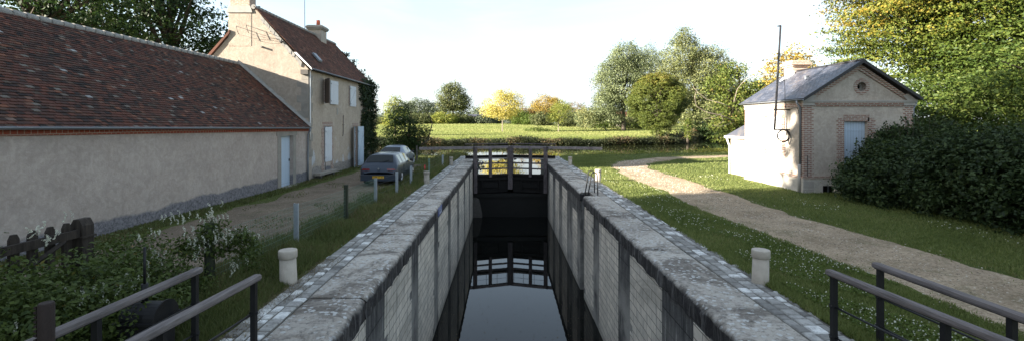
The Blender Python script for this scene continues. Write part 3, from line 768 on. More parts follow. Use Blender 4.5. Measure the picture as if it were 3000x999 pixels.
# ------------------------------------------------------------------ railings of the lower bridge approaches
def railing(p0, dx, posts, label, y1=1.2):
    """p0: x,y of the rounded far end; runs towards the viewer with a slight outward drift dx per metre"""
    x0, y0 = p0
    root = empty('railing', (x0, y0, 0), label, 'railing', 'timber topped iron railings')
    X = lambda y: x0 + dx * (y0 - y)
    h = 1.0; w = .045
    prof = [(-w, h - .065), (w, h - .065), (w + .006, h - .045), (w, h - .012), (w * .55, h), (-w * .55, h), (-w, h - .012), (-w - .006, h - .045)]
    V = []; ys = [y0, y0 - .012, y0 - .04] + list(np.linspace(y0 - .3, y1, 14)); k = len(prof)
    for i, y in enumerate(ys):
        s = (.55, .85, 1)[i] if i < 3 else 1
        zc = h - .033
        V += [(X(y) + p[0] * s, y, zc + (p[1] - zc) * s) for p in prof]
    m = MB()
    m.add(V, [(i * k + j, i * k + (j + 1) % k, (i + 1) * k + (j + 1) % k, (i + 1) * k + j) for i in range(len(ys) - 1) for j in range(k)] + [tuple(range(k)), tuple(range((len(ys) - 1) * k, len(ys) * k))])
    m.build('handrail', 'handrail_wood', root)
    m = MB(); m.add([(X(y) + s * .022, y, z) for z in (h - .082, h - .067) for y in (y0 - .03, y1) for s in (-1, 1)], [(0, 1, 3, 2), (4, 6, 7, 5), (0, 4, 5, 1), (2, 3, 7, 6), (0, 2, 6, 4), (1, 5, 7, 3)])
    m.build('flat_bar', 'black_iron', root)
    for y in posts:
        m = MB(); xx = X(y)
        m.prism([(xx - .028, y - .028), (xx + .028, y - .028), (xx + .028, y + .028), (xx - .028, y + .028)], 'z', -.02, h - .082)
        m.tube([(xx - .045, y, .215), (xx + .045, y, .215)], .017, 8); m.tube([(xx - .045, y, .575), (xx + .045, y, .575)], .017, 8)
        m.build('post', 'black_iron', root)
    for z in (.215, .575):
        m = MB(); m.tube([(X(y0 - .07), y0 - .02, z), (X(y1), y1, z)], .013, 8); m.build('rod', 'black_iron', root)
railing((-2.86, 5.36), -.095, [5.27, 4.02, 2.77, 1.52], 'near left railing, the inner of the pair beside the coping')
railing((-3.71, 5.62), -.06, [5.53, 4.28, 3.03, 1.78], 'outer left railing with its wooden rail in front of the iron gear box')
railing((3.88, 5.54), .10, [5.45, 4.20, 2.95, 1.7], 'inner right railing, nearest the coping, over the clover')
railing((4.66, 5.82), .045, [5.73, 4.30, 3.05, 1.8], 'outer right railing, the one nearer the gravel path')
# paddle gear box and rack
root = empty('paddle_gear', (-4.1, 5.3, 0), 'black iron paddle gear box with arched lid behind the left railings', 'paddle gear')
bx0, bx1, by0, by1 = -4.33, -3.90, 5.1, 5.5
m = MB(); m.bbox(bx0 + .02, bx1 - .02, by0 + .02, by1 - .02, -.1, .5, .01); m.build('housing', 'black_iron', root)
m = MB(); m.box(bx0 - .02, bx1 + .02, by0 - .02, by1 + .02, .5, .525)
n = 12; pr = [((by0 + by1) / 2 - .185 * math.cos(math.pi * k / n), .525 + .17 * math.sin(math.pi * k / n)) for k in range(n + 1)]
m.prism(pr, 'x', bx0 + .02, bx1 - .01); m.build('lid', 'black_iron', root)
m = MB(); m.prism([((by0 + by1) / 2 - .205 * math.cos(math.pi * k / n), .525 + .19 * math.sin(math.pi * k / n)) for k in range(n + 1)], 'x', bx1 - .008, bx1 + .008); m.build('flange', 'black_iron', root)
m = MB(); m.tube([(-4.14, 5.3, .68), (-4.14, 5.3, .90)], .036, 12); m.tube([(-4.14, 5.3, .88), (-4.14, 5.3, 1.32)], .014, 8); m.build('spindle', 'black_iron', root)
root = empty('toothed_rack', (-3.62, 3.6, 0), 'rusty toothed iron rack standing in front of the left railing', 'rack')
m = MB(); m.tube([(-3.60, 3.62, -.1), (-3.60, 3.62, 1.32), (-3.60, 3.62, 1.335)], [.052, .052, .046], 14); m.build('bar', 'rusty_iron', root)
m = MB()
for k in range(34): m.prism([(-3.65, .1 + k * .036), (-3.672, .108 + k * .036), (-3.672, .120 + k * .036), (-3.65, .128 + k * .036)], 'y', 3.59, 3.65)
m.build('teeth', 'rusty_iron', root)

# ------------------------------------------------------------------ wire fence
root = empty('wire_fence', (-4.6, 14, 0), 'low green wire mesh fence on steel posts beside the driveway', 'fence')
fp = [(-4.92, 7.7), (-4.75, 10.5), (-4.58, 13.3), (-4.57, 16.3), (-4.31, 18.4), (-4.25, 20.9), (-3.83, 23.3), (-3.8, 28.2)]
def zroad(x, y): return float(hgt(np.array([x]), np.array([y]))[0])
for i, (x, y) in enumerate(fp):
    if i == 0: continue
    z = zroad(x, y)
    m = MB(); mt = 'galvanised'
    if i == 2: mt = 'green_post_wood'; m.prism([(x - .05, y - .05), (x + .05, y - .05), (x + .05, y + .05), (x - .05, y + .05)], 'z', z - .1, .96)
    elif i == 6: mt = 'green_steel'; m.box(x - .035, x + .035, y - .03, y + .03, z - .1, .93)
    else:
        h = .92 if i == 1 else .80 if i > 2 else .9
        # channel section
        m.prism([(x - .05, y - .03), (x + .05, y - .03), (x + .05, y + .03), (x + .038, y + .03), (x + .038, y - .018), (x - .038, y - .018), (x - .038, y + .03), (x - .05, y + .03)], 'z', z - .1, h)
    o = m.build('post', mt, root)
    if i == 2: o['label'] = 'dark green wooden post'
m = MB()
for i in range(4):
    (xa, ya), (xb, yb) = fp[i], fp[i + 1]; L = math.hypot(xb - xa, yb - ya)
    if i == 3: continue
    n = int(L / .055)
    for k in range(n + 1):
        t_ = k / n; x, y = xa + (xb - xa) * t_, ya + (yb - ya) * t_; z = zroad(x, y)
        m.tube([(x, y, z), (x, y, z + .88)], .0024, 3, False)
    for k in range(9):
        z0, z1 = zroad(xa, ya), zroad(xb, yb)
        m.tube([(xa, ya, z0 + .06 + k * .1025), (xb, yb, z1 + .06 + k * .1025)], .0026, 3, False)
m.build('wire_mesh', 'green_steel', root)
m = MB()
for i in range(3, len(fp) - 1):
    (xa, ya), (xb, yb) = fp[i], fp[i + 1]
    for k in range(4):
        m.tube([(xa, ya, .74 - k * .17), ((xa + xb) / 2, (ya + yb) / 2, .72 - k * .17), (xb, yb, .74 - k * .17)], .0028, 4, False)
m.build('strand', 'wire_strand', root)
m = MB(); m.add([(-3.95, 22.6, .66), (-3.93, 22.75, .70), (-3.95, 22.85, .60), (-3.94, 22.8, .42), (-3.96, 22.7, .50), (-3.93, 22.62, .44)], [(0, 1, 2, 3, 4, 5)]); o = m.build('ribbon', 'red_rag', root)
root = empty('wooden_post', (-4.92, 7.7, 0), 'thick wooden post overgrown with white flowering vine', 'post')
m = MB(); m.tube([(-4.92, 7.7, -.1), (-4.93, 7.7, .5), (-4.94, 7.7, 1.08)], [.085, .08, .075], 10); m.build('shaft', 'green_post_wood', root)
root = empty('fence_post', (-6.8, 35.6, 0), 'grey fence post under the left tip of the balance beam', 'post')
m = MB(); m.box(-6.85, -6.75, 35.55, 35.65, -.2, 1.0); m.build('shaft', 'dark_stone', root)

# ------------------------------------------------------------------ picket gate
root = empty('picket_gate', (-6.0, 5.6, 0), 'dark weathered picket gate behind the vine, beside the barn', 'gate')
def picket(x, y, w, d, h, mb):
    mb.prism([(y - w, -.05), (y + w, -.05), (y + w, h - .06), (y + w * .45, h), (y - w * .45, h), (y - w, h - .06)], 'x', x - d, x + d)
m = MB(); m.prism([(-6.05, -.1), (-5.87, -.1), (-5.87, 1.31), (-5.92, 1.40), (-6.0, 1.40), (-6.05, 1.31)], 'y', 6.41, 6.59); m.box(-6.07, -5.85, 6.39, 6.61, 1.14, 1.165); m.build('post', 'picket_wood', root)
for k in range(9):
    y = 6.30 - k * .215; x = -5.99 - k * .012
    # pickets face the viewer obliquely: width shown across
    mm = MB(); mm.prism([(x - .075, -.02), (x + .075, -.02), (x + .075, 1.27), (x + .03, 1.33), (x - .03, 1.33), (x - .075, 1.27)], 'y', y - .012, y + .012) if False else picket(x, y, .055, .02, 1.375, mm)
    mm.build('picket', 'picket_wood', root)
for z in (1.16, .4):
    m = MB(); m.add([(x + s, y, z + dz) for dz in (0, .11) for (x, y) in ((-5.94, 6.4), (-6.05, 4.0)) for s in (-.0, .045)], [(0, 1, 3, 2), (4, 6, 7, 5), (0, 4, 5, 1), (2, 3, 7, 6), (0, 2, 6, 4), (1, 5, 7, 3)]); m.build('rail', 'picket_wood', root)
m = MB(); m.tube([(-5.92, 6.2, 1.15), (-6.0, 4.6, .4)], .035, 4); m.build('brace', 'picket_wood', root)
# ------------------------------------------------------------------ roof tiles laid one by one
def tile_roof(mb, A, B, C, D_, tw, th, r, thick=.018, jitter=.004, exp_=1.0):
    """quad A(eave start) B(eave end) C(ridge end) D(ridge start); each tile a thin slab lying on the one below"""
    A, B, C, D_ = map(Vector, (A, B, C, D_))
    sl = ((D_ - A).length + (C - B).length) / 2; rows = int(sl / th)
    n = (B - A).cross(D_ - A).normalized()
    if n.z < 0: n = -n
    for i in range(rows + 1):
        t0, t1 = i / (rows + 1), min(1.0, (i + 1.25) / (rows + 1))
        P0, P1 = A.lerp(D_, t0), B.lerp(C, t0); Q0, Q1 = A.lerp(D_, t1), B.lerp(C, t1)
        L = (P1 - P0).length; k = max(1, int(round(L / tw))); off = .5 if i % 2 else 0
        sag = .018 * math.sin(i * .7)
        for j in range(-1, k):
            a, b = max(0, (j + off) / k), min(1, (j + 1 + off) / k)
            if b - a < .15 / k: continue
            g = .03 / k
            lift = thick + r.uniform(0, jitter * 2); dr = r.normal(0, jitter)
            p0, p1 = P0.lerp(P1, a + g), P0.lerp(P1, b - g); q0, q1 = Q0.lerp(Q1, a + g), Q0.lerp(Q1, b - g)
            s = (q0 - p0).normalized() * dr
            e0, e1 = n * (lift + r.uniform(0, jitter)), n * (lift + r.uniform(0, jitter))
            mb.val = float(np.clip(r.normal(.45, .27), 0, .985)) if r.uniform() > .003 else 1.0
            mb.add([p0 - s + e0, p1 - s + e1, q1 + n * .002, q0 + n * .002, p0 - s, p1 - s], [(0, 1, 2, 3), (4, 5, 1, 0), (4, 0, 3), (5, 2, 1)])

# ================================================================== BARN
XB = -9.88
barn = empty('barn', (-13.4, 13, 0), 'long low rendered barn with a red brown tiled roof at the left', 'barn')
BY0, BY1 = -3.0, 23.2
eave = lambda y: 2.66 - 0.0110 * (y - 9)
dY0, dY1, dZ = 20.35, 21.5, 2.16
def wallx(m, x0, x1, y0, y1, z0f, z1f):
    v = []
    for (y) in (y0, y1):
        for x in (x0, x1):
            v += [(x, y, z0f), (x, y, z1f(y) if callable(z1f) else z1f)]
    m.add(v, [(0, 1, 3, 2), (4, 6, 7, 5), (0, 4, 5, 1), (2, 3, 7, 6), (1, 5, 7, 3), (0, 2, 6, 4)])
bt = lambda y: eave(y) - .18
m = MB(); wallx(m, XB - .35, XB, BY0, dY0, -.5, bt); wallx(m, XB - .35, XB, dY1, BY1 - .004, -.5, bt); wallx(m, XB - .35, XB, dY0, dY1, dZ, bt)
m.box(-17.0, XB - .35, BY0, BY0 + .3, -.5, 2.4); m.box(-17.0, -16.7, BY0, BY1, -.5, 2.4)
m.prism([(-17.0, 2.4), (XB - .35, 2.4), (-13.4, 5.6)], 'y', BY0, BY0 + .25)
m.build('wall', 'barn_plaster', barn)
m = MB()
v = []
for y in (BY0, BY1 - .006):
    for x in (XB - .3, XB + .035): v += [(x, y, eave(y) - .178), (x, y, eave(y) - .03)]
m.add(v, [(0, 1, 3, 2), (4, 6, 7, 5), (0, 4, 5, 1), (2, 3, 7, 6), (1, 5, 7, 3), (0, 2, 6, 4)]); m.build('brick_course', 'brick_course', barn)
r = np.random.default_rng(21)
RZ, RX = 5.74, -13.4
def barn_edge(y): return (-9.74, y, eave(y) - .02)
m = MB(); tile_roof(m, barn_edge(BY0), barn_edge(BY1 - .01), (RX, BY1 - .01, RZ), (RX, BY0, RZ), .165, .108, r)
roof = m.build('roof', 'barn_tiles', barn)
m = MB()
for k in range(13):
    ya, yb = BY0 + (BY1 - .01 - BY0) * k / 13, BY0 + (BY1 - .01 - BY0) * (k + 1) / 13; dn = .035
    ea_, eb_ = barn_edge(ya), barn_edge(yb)
    m.add([(ea_[0], ea_[1], ea_[2] - dn), (eb_[0], eb_[1], eb_[2] - dn), (RX, yb, RZ - dn), (RX, ya, RZ - dn), (-17.1, ya, 2.5), (-17.1, yb, 2.5)], [(0, 1, 2, 3), (3, 2, 5, 4)]); m.build('roof_deck', 'dark_stone', roof)
m = MB(); m.smooth = True; y = BY0
while y < BY1 - .1:
    L = .36; m.val = r.uniform(.3, .7)
    pr = []
    for q, (yy, rr) in enumerate(((y, .13), (y + L * .85, .115), (y + L, .10))):
        pr.append((RX, yy, RZ - .04, rr))
    m.tube([(RX, a[1], a[2]) for a in pr], [a[3] for a in pr], 10); y += L
m.build('ridge', 'lime_mortar', roof)
def gutter(pts, rad, mat, parent, name='gutter'):
    m = MB(); n = 8; V = []
    for (x, y, z) in pts:
        for k in range(n + 1):
            a = math.pi + math.pi * k / n; V.append((x + rad * math.cos(a), y, z + rad * math.sin(a)))
        for k in range(n + 1):
            a = 2 * math.pi - math.pi * k / n; V.append((x + (rad - .008) * math.cos(a), y, z + (rad - .008) * math.sin(a)))
    K = 2 * (n + 1)
    fs = [(i * K + j, i * K + (j + 1) % K, (i + 1) * K + (j + 1) % K, (i + 1) * K + j) for i in range(len(pts) - 1) for j in range(K)]
    m.smooth = True; m.add(V, fs + [tuple(range(K))[::-1], tuple(range((len(pts) - 1) * K, len(pts) * K))])
    y = pts[0][1] + .4; m.smooth = False
    while y < pts[-1][1]:
        z = np.interp(y, [p[1] for p in pts], [p[2] for p in pts]); x = np.interp(y, [p[1] for p in pts], [p[0] for p in pts])
        m.box(x - rad, x + rad + .006, y, y + .02, z - .004, z + .008); y += .9
    return m.build(name, mat, parent)
gutter([(-9.70, BY0, eave(BY0) + .005), (-9.70, 23.12, eave(23.1) + .005)], .065, 'zinc', barn)
m = MB(); m.smooth = True
m.tube([(-9.70, 22.95, eave(23) - .04), (-9.70, 22.95, eave(23) - .16), (-9.80, 22.97, eave(23) - .34), (-9.81, 22.97, .9), (-9.81, 22.97, -.2)], .045, 10); m.build('downpipe', 'zinc', barn)
# door with its stone frame
door = MB(); door.box(XB - .20, XB - .15, dY0, dY1 - .0, -.14, dZ); door = door.build('door', 'blue_paint', barn)
m = MB(); m.box(XB - .15, XB - .135, dY0 + .06, dY1 - .14, -.12, 1.06); m.build('lower_panel', 'blue_paint', door)
m = MB(); m.box(XB - .15, XB - .13, dY0, dY1, 1.08, 1.12); m.build('middle_rail', 'blue_paint', door)
m = MB(); m.box(XB - .14, XB - .11, dY1 - .12, dY1 - .09, .98, 1.1); m.build('handle', 'black_iron', door)
for yy in (dY0 - .30, dY1 + .002):
    m = MB(); m.box(XB - .2, XB + .02, yy, yy + .298, -.3, dZ); m.build('door_jamb', 'quoin_stone', barn)
m = MB(); m.box(XB - .2, XB + .024, dY0 - .4, dY1 + .4, dZ + .002, dZ + .24); m.build('lintel', 'quoin_stone', barn)
m = MB(); m.box(XB - .1, XB + .24, dY0 - .05, dY1 + .1, -.3, -.10); m.build('doorstep', 'cornice_stone', barn)

# ================================================================== HOUSE
GY_, HY1, HX, AX, AZ, EZ = 23.2, 33.9, XB, -12.6, 8.6, 5.49
LX = 2 * AX - HX
house = empty('house', (AX, 28, 0), 'two storey rendered lock keeper house with tiled roof and white shutters', 'house')
# right wall with openings
ops = [(25.2, 26.2, .63, 2.55), (25.25, 26.15, 3.84, 5.10), (29.3, 30.45, 3.82, 5.08), (30.12, 30.85, -.12, 2.50)]
def wall_with_holes(m, x0, x1, ya, yb, za, zb, holes):
    ys = sorted({ya, yb, *[h[0] for h in holes], *[h[1] for h in holes]}); zs = sorted({za, zb, *[h[2] for h in holes], *[h[3] for h in holes]})
    for a, b in zip(ys[:-1], ys[1:]):
        z_free = []
        cur = None
        for c, d in zip(zs[:-1], zs[1:]):
            hole = any(h[0] <= a and b <= h[1] and h[2] <= c and d <= h[3] for h in holes)
            if not hole:
                if cur and abs(cur[1] - c) < 1e-9: cur = (cur[0], d)
                else:
                    if cur: z_free.append(cur)
                    cur = (c, d)
        if cur: z_free.append(cur)
        for c, d in z_free: m.box(x0, x1, a, b, c, d)
m = MB(); wall_with_holes(m, HX - .4, HX, GY_ + .4, HY1, -.5, EZ - .08, ops)
m.box(LX, LX + .35, GY_ + .4, HY1, -.5, EZ - .1)
m.prism([(LX + .35, -.5), (HX - .4, -.5), (HX - .4, EZ - .1), (AX, AZ - .12), (LX + .35, EZ - .1)], 'y', HY1 - .35, HY1)
m.build('wall', 'house_plaster', house)
m = MB(); m.prism([(LX, -.5), (HX, -.5), (HX, EZ - .06), (AX, AZ - .06), (LX, EZ - .06)], 'y', GY_, GY_ + .4); gable = m.build('gable', 'gable_plaster', house)
# mortar line where the barn roof meets the gable
m = MB()
for t0, t1 in [(k / 14, (k + 1) / 14) for k in range(14)]:
    a = Vector((-9.72, 0, eave(23.2) + .06)).lerp(Vector((RX, 0, RZ + .07)), t0); b = Vector((-9.72, 0, eave(23.2) + .06)).lerp(Vector((RX, 0, RZ + .07)), t1)
    w = .11 + .02 * math.sin(t0 * 40)
    m.add([(a.x, 23.08, a.z - .04), (b.x, 23.08, b.z - .04), (b.x, 23.197, b.z + w), (a.x, 23.197, a.z + w)], [(0, 1, 2, 3)])
m.build('flashing', 'lime_mortar', gable)
# roof
r = np.random.default_rng(31)
ex, ez = -9.70, EZ - .02
m = MB(); tile_roof(m, (ex, GY_ - .12, ez), (ex, HY1 + .12, ez), (AX, HY1 + .12, AZ), (AX, GY_ - .12, AZ), .165, .11, r)
hroof = m.build('roof', 'house_tiles', house)
m = MB(); tile_roof(m, (LX - .15, HY1 + .12, ez), (LX - .15, GY_ + .02, ez), (AX - .02, GY_ + .02, AZ - .02), (AX - .02, HY1 + .12, AZ - .02), .33, .22, r); m.build('rear_slope', 'house_tiles', hroof)
m = MB(); m.add([(ex, GY_ - .11, ez - .01), (ex, HY1 + .11, ez - .01), (AX, HY1 + .11, AZ - .01), (AX, GY_ - .11, AZ - .01), (AX - .01, GY_ + .03, AZ - .03), (LX - .15, GY_ + .03, ez - .02), (LX - .15, HY1 + .11, ez - .02), (AX - .01, HY1 + .11, AZ - .03)], [(0, 1, 2, 3), (4, 7, 6, 5)]); m.build('roof_deck', 'dark_stone', hroof)
m = MB(); m.smooth = True; y = GY_ - .1
while y < HY1:
    m.tube([(AX, y, AZ - .04), (AX, y + .3, AZ - .04), (AX, y + .36, AZ - .04)], [.12, .105, .09], 10); y += .36
m.build('ridge', 'lime_mortar', hroof)
# rough mortar verge up the right slope of the gable, pale barge board at its foot
m = MB(); r2 = np.random.default_rng(5)
n = 26
for k in range(n):
    t0, t1 = k / n, (k + 1) / n
    if t1 > .93: break
    a = Vector((HX + .02, 0, EZ - .08)).lerp(Vector((AX, 0, AZ - .06)), t0 * .93 + .12 * (1 - t0)); b = Vector((HX + .02, 0, EZ - .08)).lerp(Vector((AX, 0, AZ - .06)), t1 * .93 + .12 * (1 - t1))
    w = .20 + r2.uniform(-.05, .06)
    m.prism([(a.x, a.z), (b.x, b.z), (b.x - .05, b.z - w), (a.x - .05, a.z - w)], 'y', GY_ - .035 - r2.uniform(0, .02), GY_ - .002)
m.build('verge_mortar', 'lime_mortar', gable)
m = MB(); m.prism([(ex + .04, ez - .06), (ex + .04, ez + .02), (-10.42, ez + .80), (-10.55, ez + .80)], 'y', GY_ - .16, GY_ - .125); m.build('barge_board', 'bright_white_paint', hroof)
m = MB(); m.box(HX - .35, HX + .02, GY_ - .12, GY_ - .003, EZ - .32, EZ - .08); m.build('corbel', 'dark_stone', gable)
# left verge: tiles seen edge on
m = MB(); m.prism([(LX - .1, EZ - .12), (LX - .16, EZ), (AX - 1.2, AZ - 1.2), (AX - 1.2, AZ - 1.36)], 'y', GY_ - .10, GY_ - .003); m.build('verge_tiles', 'house_tiles', hroof)
# quoins (gable side and wall side)
z = 1.0; k = 0; q1 = MB(); 
while z < EZ - .36:
    h = .36 if k % 2 else .42; w = .58 if k % 2 else .36
    if z > 2.6: q1.box(HX - w, HX - .001, GY_ - .012, GY_ - .002, z + .01, min(z + h, EZ - .34))
    q1.box(HX + .002, HX + .014, GY_ + .0, GY_ + (.34 if k % 2 else .5), z + .01, min(z + h, EZ - .34))
    z += h; k += 1
q1.build('quoins', 'quoin_stone', house)
gutter([(-9.64, GY_ - .15, ez + .0), (-9.64, HY1 + .2, ez - .02)], .07, 'zinc', house)
m = MB(); m.smooth = True; m.tube([(-9.64, HY1 + .1, ez - .05), (-9.64, HY1 + .1, ez - .2), (-9.84, HY1 + .04, ez - .42), (-9.84, HY1 + .03, 4.4)], .05, 10); m.build('downpipe', 'zinc', house)
m = MB(); m.smooth = True; m.tube([(-9.83, GY_ + .1, ez - .1), (-9.83, GY_ + .1, 2.2), (-9.83, GY_ + .1, 1.9)], .028, 8); m.build('waste_pipe', 'bright_white_paint', house)
# gable chimney stack (left of the apex), shoulder, brick shaft
m = MB(); m.prism([(-13.9, 6.6), (-12.75, 6.6), (-12.75, 8.28), (-13.9, 8.28)], 'y', GY_ - .012, GY_ + .6); ch = m.build('chimney', 'gable_plaster', hroof)
m = MB(); m.prism([(-13.96, 8.28), (-12.69, 8.28), (-12.69, 8.34), (-12.8, 8.62), (-13.86, 8.62), (-13.96, 8.34)], 'y', GY_ - .06, GY_ + .65); m.build('chimney_shoulder', 'cornice_stone', hroof)
m = MB(); m.box(-13.82, -12.84, GY_ - .02, GY_ + .58, 8.62, 9.9); m.box(-13.88, -12.78, GY_ - .08, GY_ + .64, 9.9, 10.1); m.build('chimney_shaft', 'chimney_brick', hroof)
# ridge chimney with pot
m = MB(); m.box(-13.0, -12.12, 30.45, 31.35, 7.6, 8.92); c2 = m.build('rear_chimney', 'hut_plaster', hroof)
m = MB(); m.box(-13.08, -12.04, 30.37, 31.43, 8.92, 9.0); m.bbox(-13.12, -12.0, 30.33, 31.47, 9.0, 9.2, .09); m.build('rear_chimney_cap', 'quoin_stone', hroof)
m = MB(); m.smooth = True; m.tube([(-12.5, 30.9, 9.18), (-12.5, 30.9, 9.6)], [.13, .115], 14); m.build('chimney_pot', 'terracotta', hroof)
# skylight hatch
m = MB(); t_ = .22; bx_, bz_ = ex + (AX - ex) * t_, ez + (AZ - ez) * t_
m.add([(bx_ + .12, 25.3, bz_ - .05), (bx_ + .12, 25.75, bz_ - .05), (bx_ - .25, 25.75, bz_ + .38), (bx_ - .25, 25.3, bz_ + .38), (bx_ + .16, 25.3, bz_ + .04), (bx_ + .16, 25.75, bz_ + .04), (bx_ - .20, 25.75, bz_ + .45), (bx_ - .20, 25.3, bz_ + .45)], [(4, 5, 6, 7), (0, 1, 5, 4), (0, 4, 7, 3), (1, 2, 6, 5)]); m.build('roof_hatch', 'zinc', hroof)
# windows
def window_x(y0, y1, z0, z1, parent, x=HX):
    m = MB(); m.box(x - .26, x - .20, y0, y1, z0, z1); w = m.build('window', 'white_paint', parent)
    m = MB(); g = (y1 - y0) / 2
    for s in (0, 1): m.box(x - .198, x - .195, y0 + .06 + s * g, y0 + g * (s + 1) - .05, z0 + .06, z1 - .06)
    m.build('pane', 'window_glass', w); return w
for o_ in ops[:3]: window_x(*o_[:4], house)
def shutter(parent, y0, y1, z0, z1, mat, x0, x1, hinge_y=None, ang=0.0, z_brace=False, name='shutter'):
    """a board leaf; ang swings it round its hinge"""
    m = MB(); L = y1 - y0
    def bxr(a, b, c, d, e, f):   # along leaf a..b, thickness c..d, height e..f
        hy = y0 if hinge_y is None else hinge_y; sgn = 1 if hinge_y is None or abs(hinge_y - y0) < 1e-6 else -1
        ca, sa = math.cos(ang), math.sin(ang)
        V = []
        for z in (e, f):
            for t_ in (c, d):
                for u in (a, b):
                    V.append((x0 + u * sa + t_ * ca, hy + sgn * (u * ca - t_ * sa), z))
        m.add(V, [(0, 2, 3, 1), (4, 5, 7, 6), (0, 1, 5, 4), (2, 6, 7, 3), (0, 4, 6, 2), (1, 3, 7, 5)])
    T = x1 - x0
    bxr(0, L, 0, T, z0, z1)
    o = m.build(name, mat, parent)
    H = z1 - z0
    for zz in ([z0 + H * .13, z1 - H * .13] if H < 1.5 else [z0 + H * .1, z0 + H * .5, z1 - H * .12]):
        m = MB(); bxr(.02, L - .02, T, T + .02, zz - .05, zz + .05); m.build('batten', mat, o)
    if z_brace:
        m = MB(); n = 10
        for k in range(n): 
            za = z0 + H * .18 + k * H * .64 / n
            bxr(.05 + (L - .15) * k / n, .05 + (L - .15) * k / n + .1, T, T + .018, za, za + H * .64 / n + .01)
        m.build('brace', mat, o)
    for zz in (z0 + H * .13, z1 - H * .13): m = MB(); bxr(0, .05, T + .02, T + .028, zz - .02, zz + .02); m.build('hinge', 'black_iron', o)
    return o
# ground floor tall window: closed white shutter in a brick surround
shutter(house, 25.22, 26.18, .61, 2.52, 'white_paint', HX + .03, HX + .07)
# upper window: brown weathered leaf half open, white leaf folded on the wall
o = shutter(house, 24.45, 25.2, 3.80, 5.14, 'worn_wood', HX + .05, HX + .09, hinge_y=25.2, ang=R(38)); o['label'] = 'brown weathered shutter, half open'
shutter(house, 26.0, 26.95, 3.80, 5.14, 'white_paint', HX + .03, HX + .07, ang=R(5))
# rear upper window: closed braced shutter
shutter(house, 29.32, 30.43, 3.80, 5.1, 'white_paint', HX + .03, HX + .065, z_brace=True)
# door with two open shutter leaves
shutter(house, 29.35, 30.10, -.1, 2.5, 'blue_paint', HX + .04, HX + .08, hinge_y=30.10, ang=R(20), z_brace=True)
shutter(house, 30.87, 31.55, -.1, 2.5, 'blue_paint', HX + .04, HX + .08, ang=R(14), z_brace=True)
m = MB(); m.box(HX - .32, HX - .26, 30.12, 30.85, -.12, 2.5); d2 = m.build('door', 'worn_wood', house)
m = MB(); m.box(HX - .258, HX - .24, 30.7, 30.76, .9, .98); m.build('handle', 'black_iron', d2)
m = MB(); m.box(HX - .25, HX + .0, 30.74, 30.848, -.12, 2.3); m.box(HX - .25, HX, 30.122, 30.2, -.12, 2.3); m.build('brick_reveal', 'brick', house)
m = MB(); m.box(HX - .3, HX + .35, 29.9, 31.1, -.4, -.12); m.build('doorstep', 'quoin_stone', house)
# brick surrounds
r3 = np.random.default_rng(8)
def surround_x(parent, x, y0, y1, z0, z1, w=.26, arch=True, base=None):
    m, m_ = MB(), MB(); z = z0 if base is None else base
    while z < z1:
        a, b = w + r3.uniform(-.07, .10), w + r3.uniform(-.07, .10)
        h = min(.15, z1 - z)
        m.box(x - .05, x + .012, y0 - a, y0 - .002, z, z + h); m_.box(x - .05, x + .012, y1 + .002, y1 + b, z, z + h); z += .15
    m.build('brick_surround', 'brick', parent); m_.build('brick_surround', 'brick', parent)
    if arch:
        m = MB(); m.box(x - .05, x + .014, y0 - w * .6, y1 + w * .6, z1 + .002, z1 + .24); m.build('brick_lintel', 'brick_upright', parent)
surround_x(house, HX, 25.2, 26.2, .0, 2.55, .33)
surround_x(house, HX, 29.3, 30.45, 3.82, 5.08, .12, False)
m = MB(); m.box(HX - .05, HX + .012, 25.14, 25.248, 3.84, 5.1); m.build('brick_jamb', 'brick', house)
m = MB(); m.box(HX - .05, HX + .014, 29.9, 31.05, 2.502, 2.72); m.build('door_lintel', 'brick_upright', house)
# wall anchor, plaque, niche
m = MB(); m.smooth = True
m.tube([(HX + .03, 28.02, 1.95), (HX + .03, 28.10, 2.05), (HX + .03, 28.12, 2.2), (HX + .03, 28.12, 3.0), (HX + .03, 28.14, 3.15), (HX + .03, 28.22, 3.2)], .022, 6); m.tube([(HX + .03, 28.0, 2.62), (HX + .03, 28.3, 2.62)], .022, 6); m.build('wall_anchor', 'worn_wood', house)
m = MB(); m.box(HX + .002, HX + .02, 27.1, 27.3, 3.22, 3.62); m.build('wall_plaque', 'cornice_stone', house)
m = MB(); m.box(HX + .002, HX + .05, 25.35, 26.0, -.3, .60); m.build('infill', 'barn_plaster', house)
# service bracket on the gable and vent stub
m = MB(); m.smooth = True
for k, (xa, za) in enumerate(((-13.35, 7.55), (-12.85, 7.6))):
    m.tube([(xa, GY_ - .02, za), (xa, GY_ - .28, za), (xa + .06, GY_ - .3, za - .25), (xa + .15, GY_ - .3, za - .42)], .013, 6)
    m.tube([(xa + .15, GY_ - .25, za - .42), (xa + .9, GY_ - .2, za - .62), (-11.3, GY_ - .12, 6.82 + .1 * k)], .007, 6)
    m.tube([(xa, GY_ - .28, za), (xa + .9, GY_ - .25, za - .33), (-11.25, GY_ - .12, 6.9 + .12 * k)], .006, 6)
m.tube([(-11.3, GY_ - .12, 6.84), (-11.2, GY_ - .1, 6.75), (-11.05, GY_ - .1, 6.85)], .03, 6)
m.build('cable_bracket', 'black_iron', gable)
m = MB(); m.tube([(-12.2, GY_ + .01, 6.55), (-12.2, GY_ - .16, 6.55)], .05, 8); m.build('vent_stub', 'lime_mortar', gable)
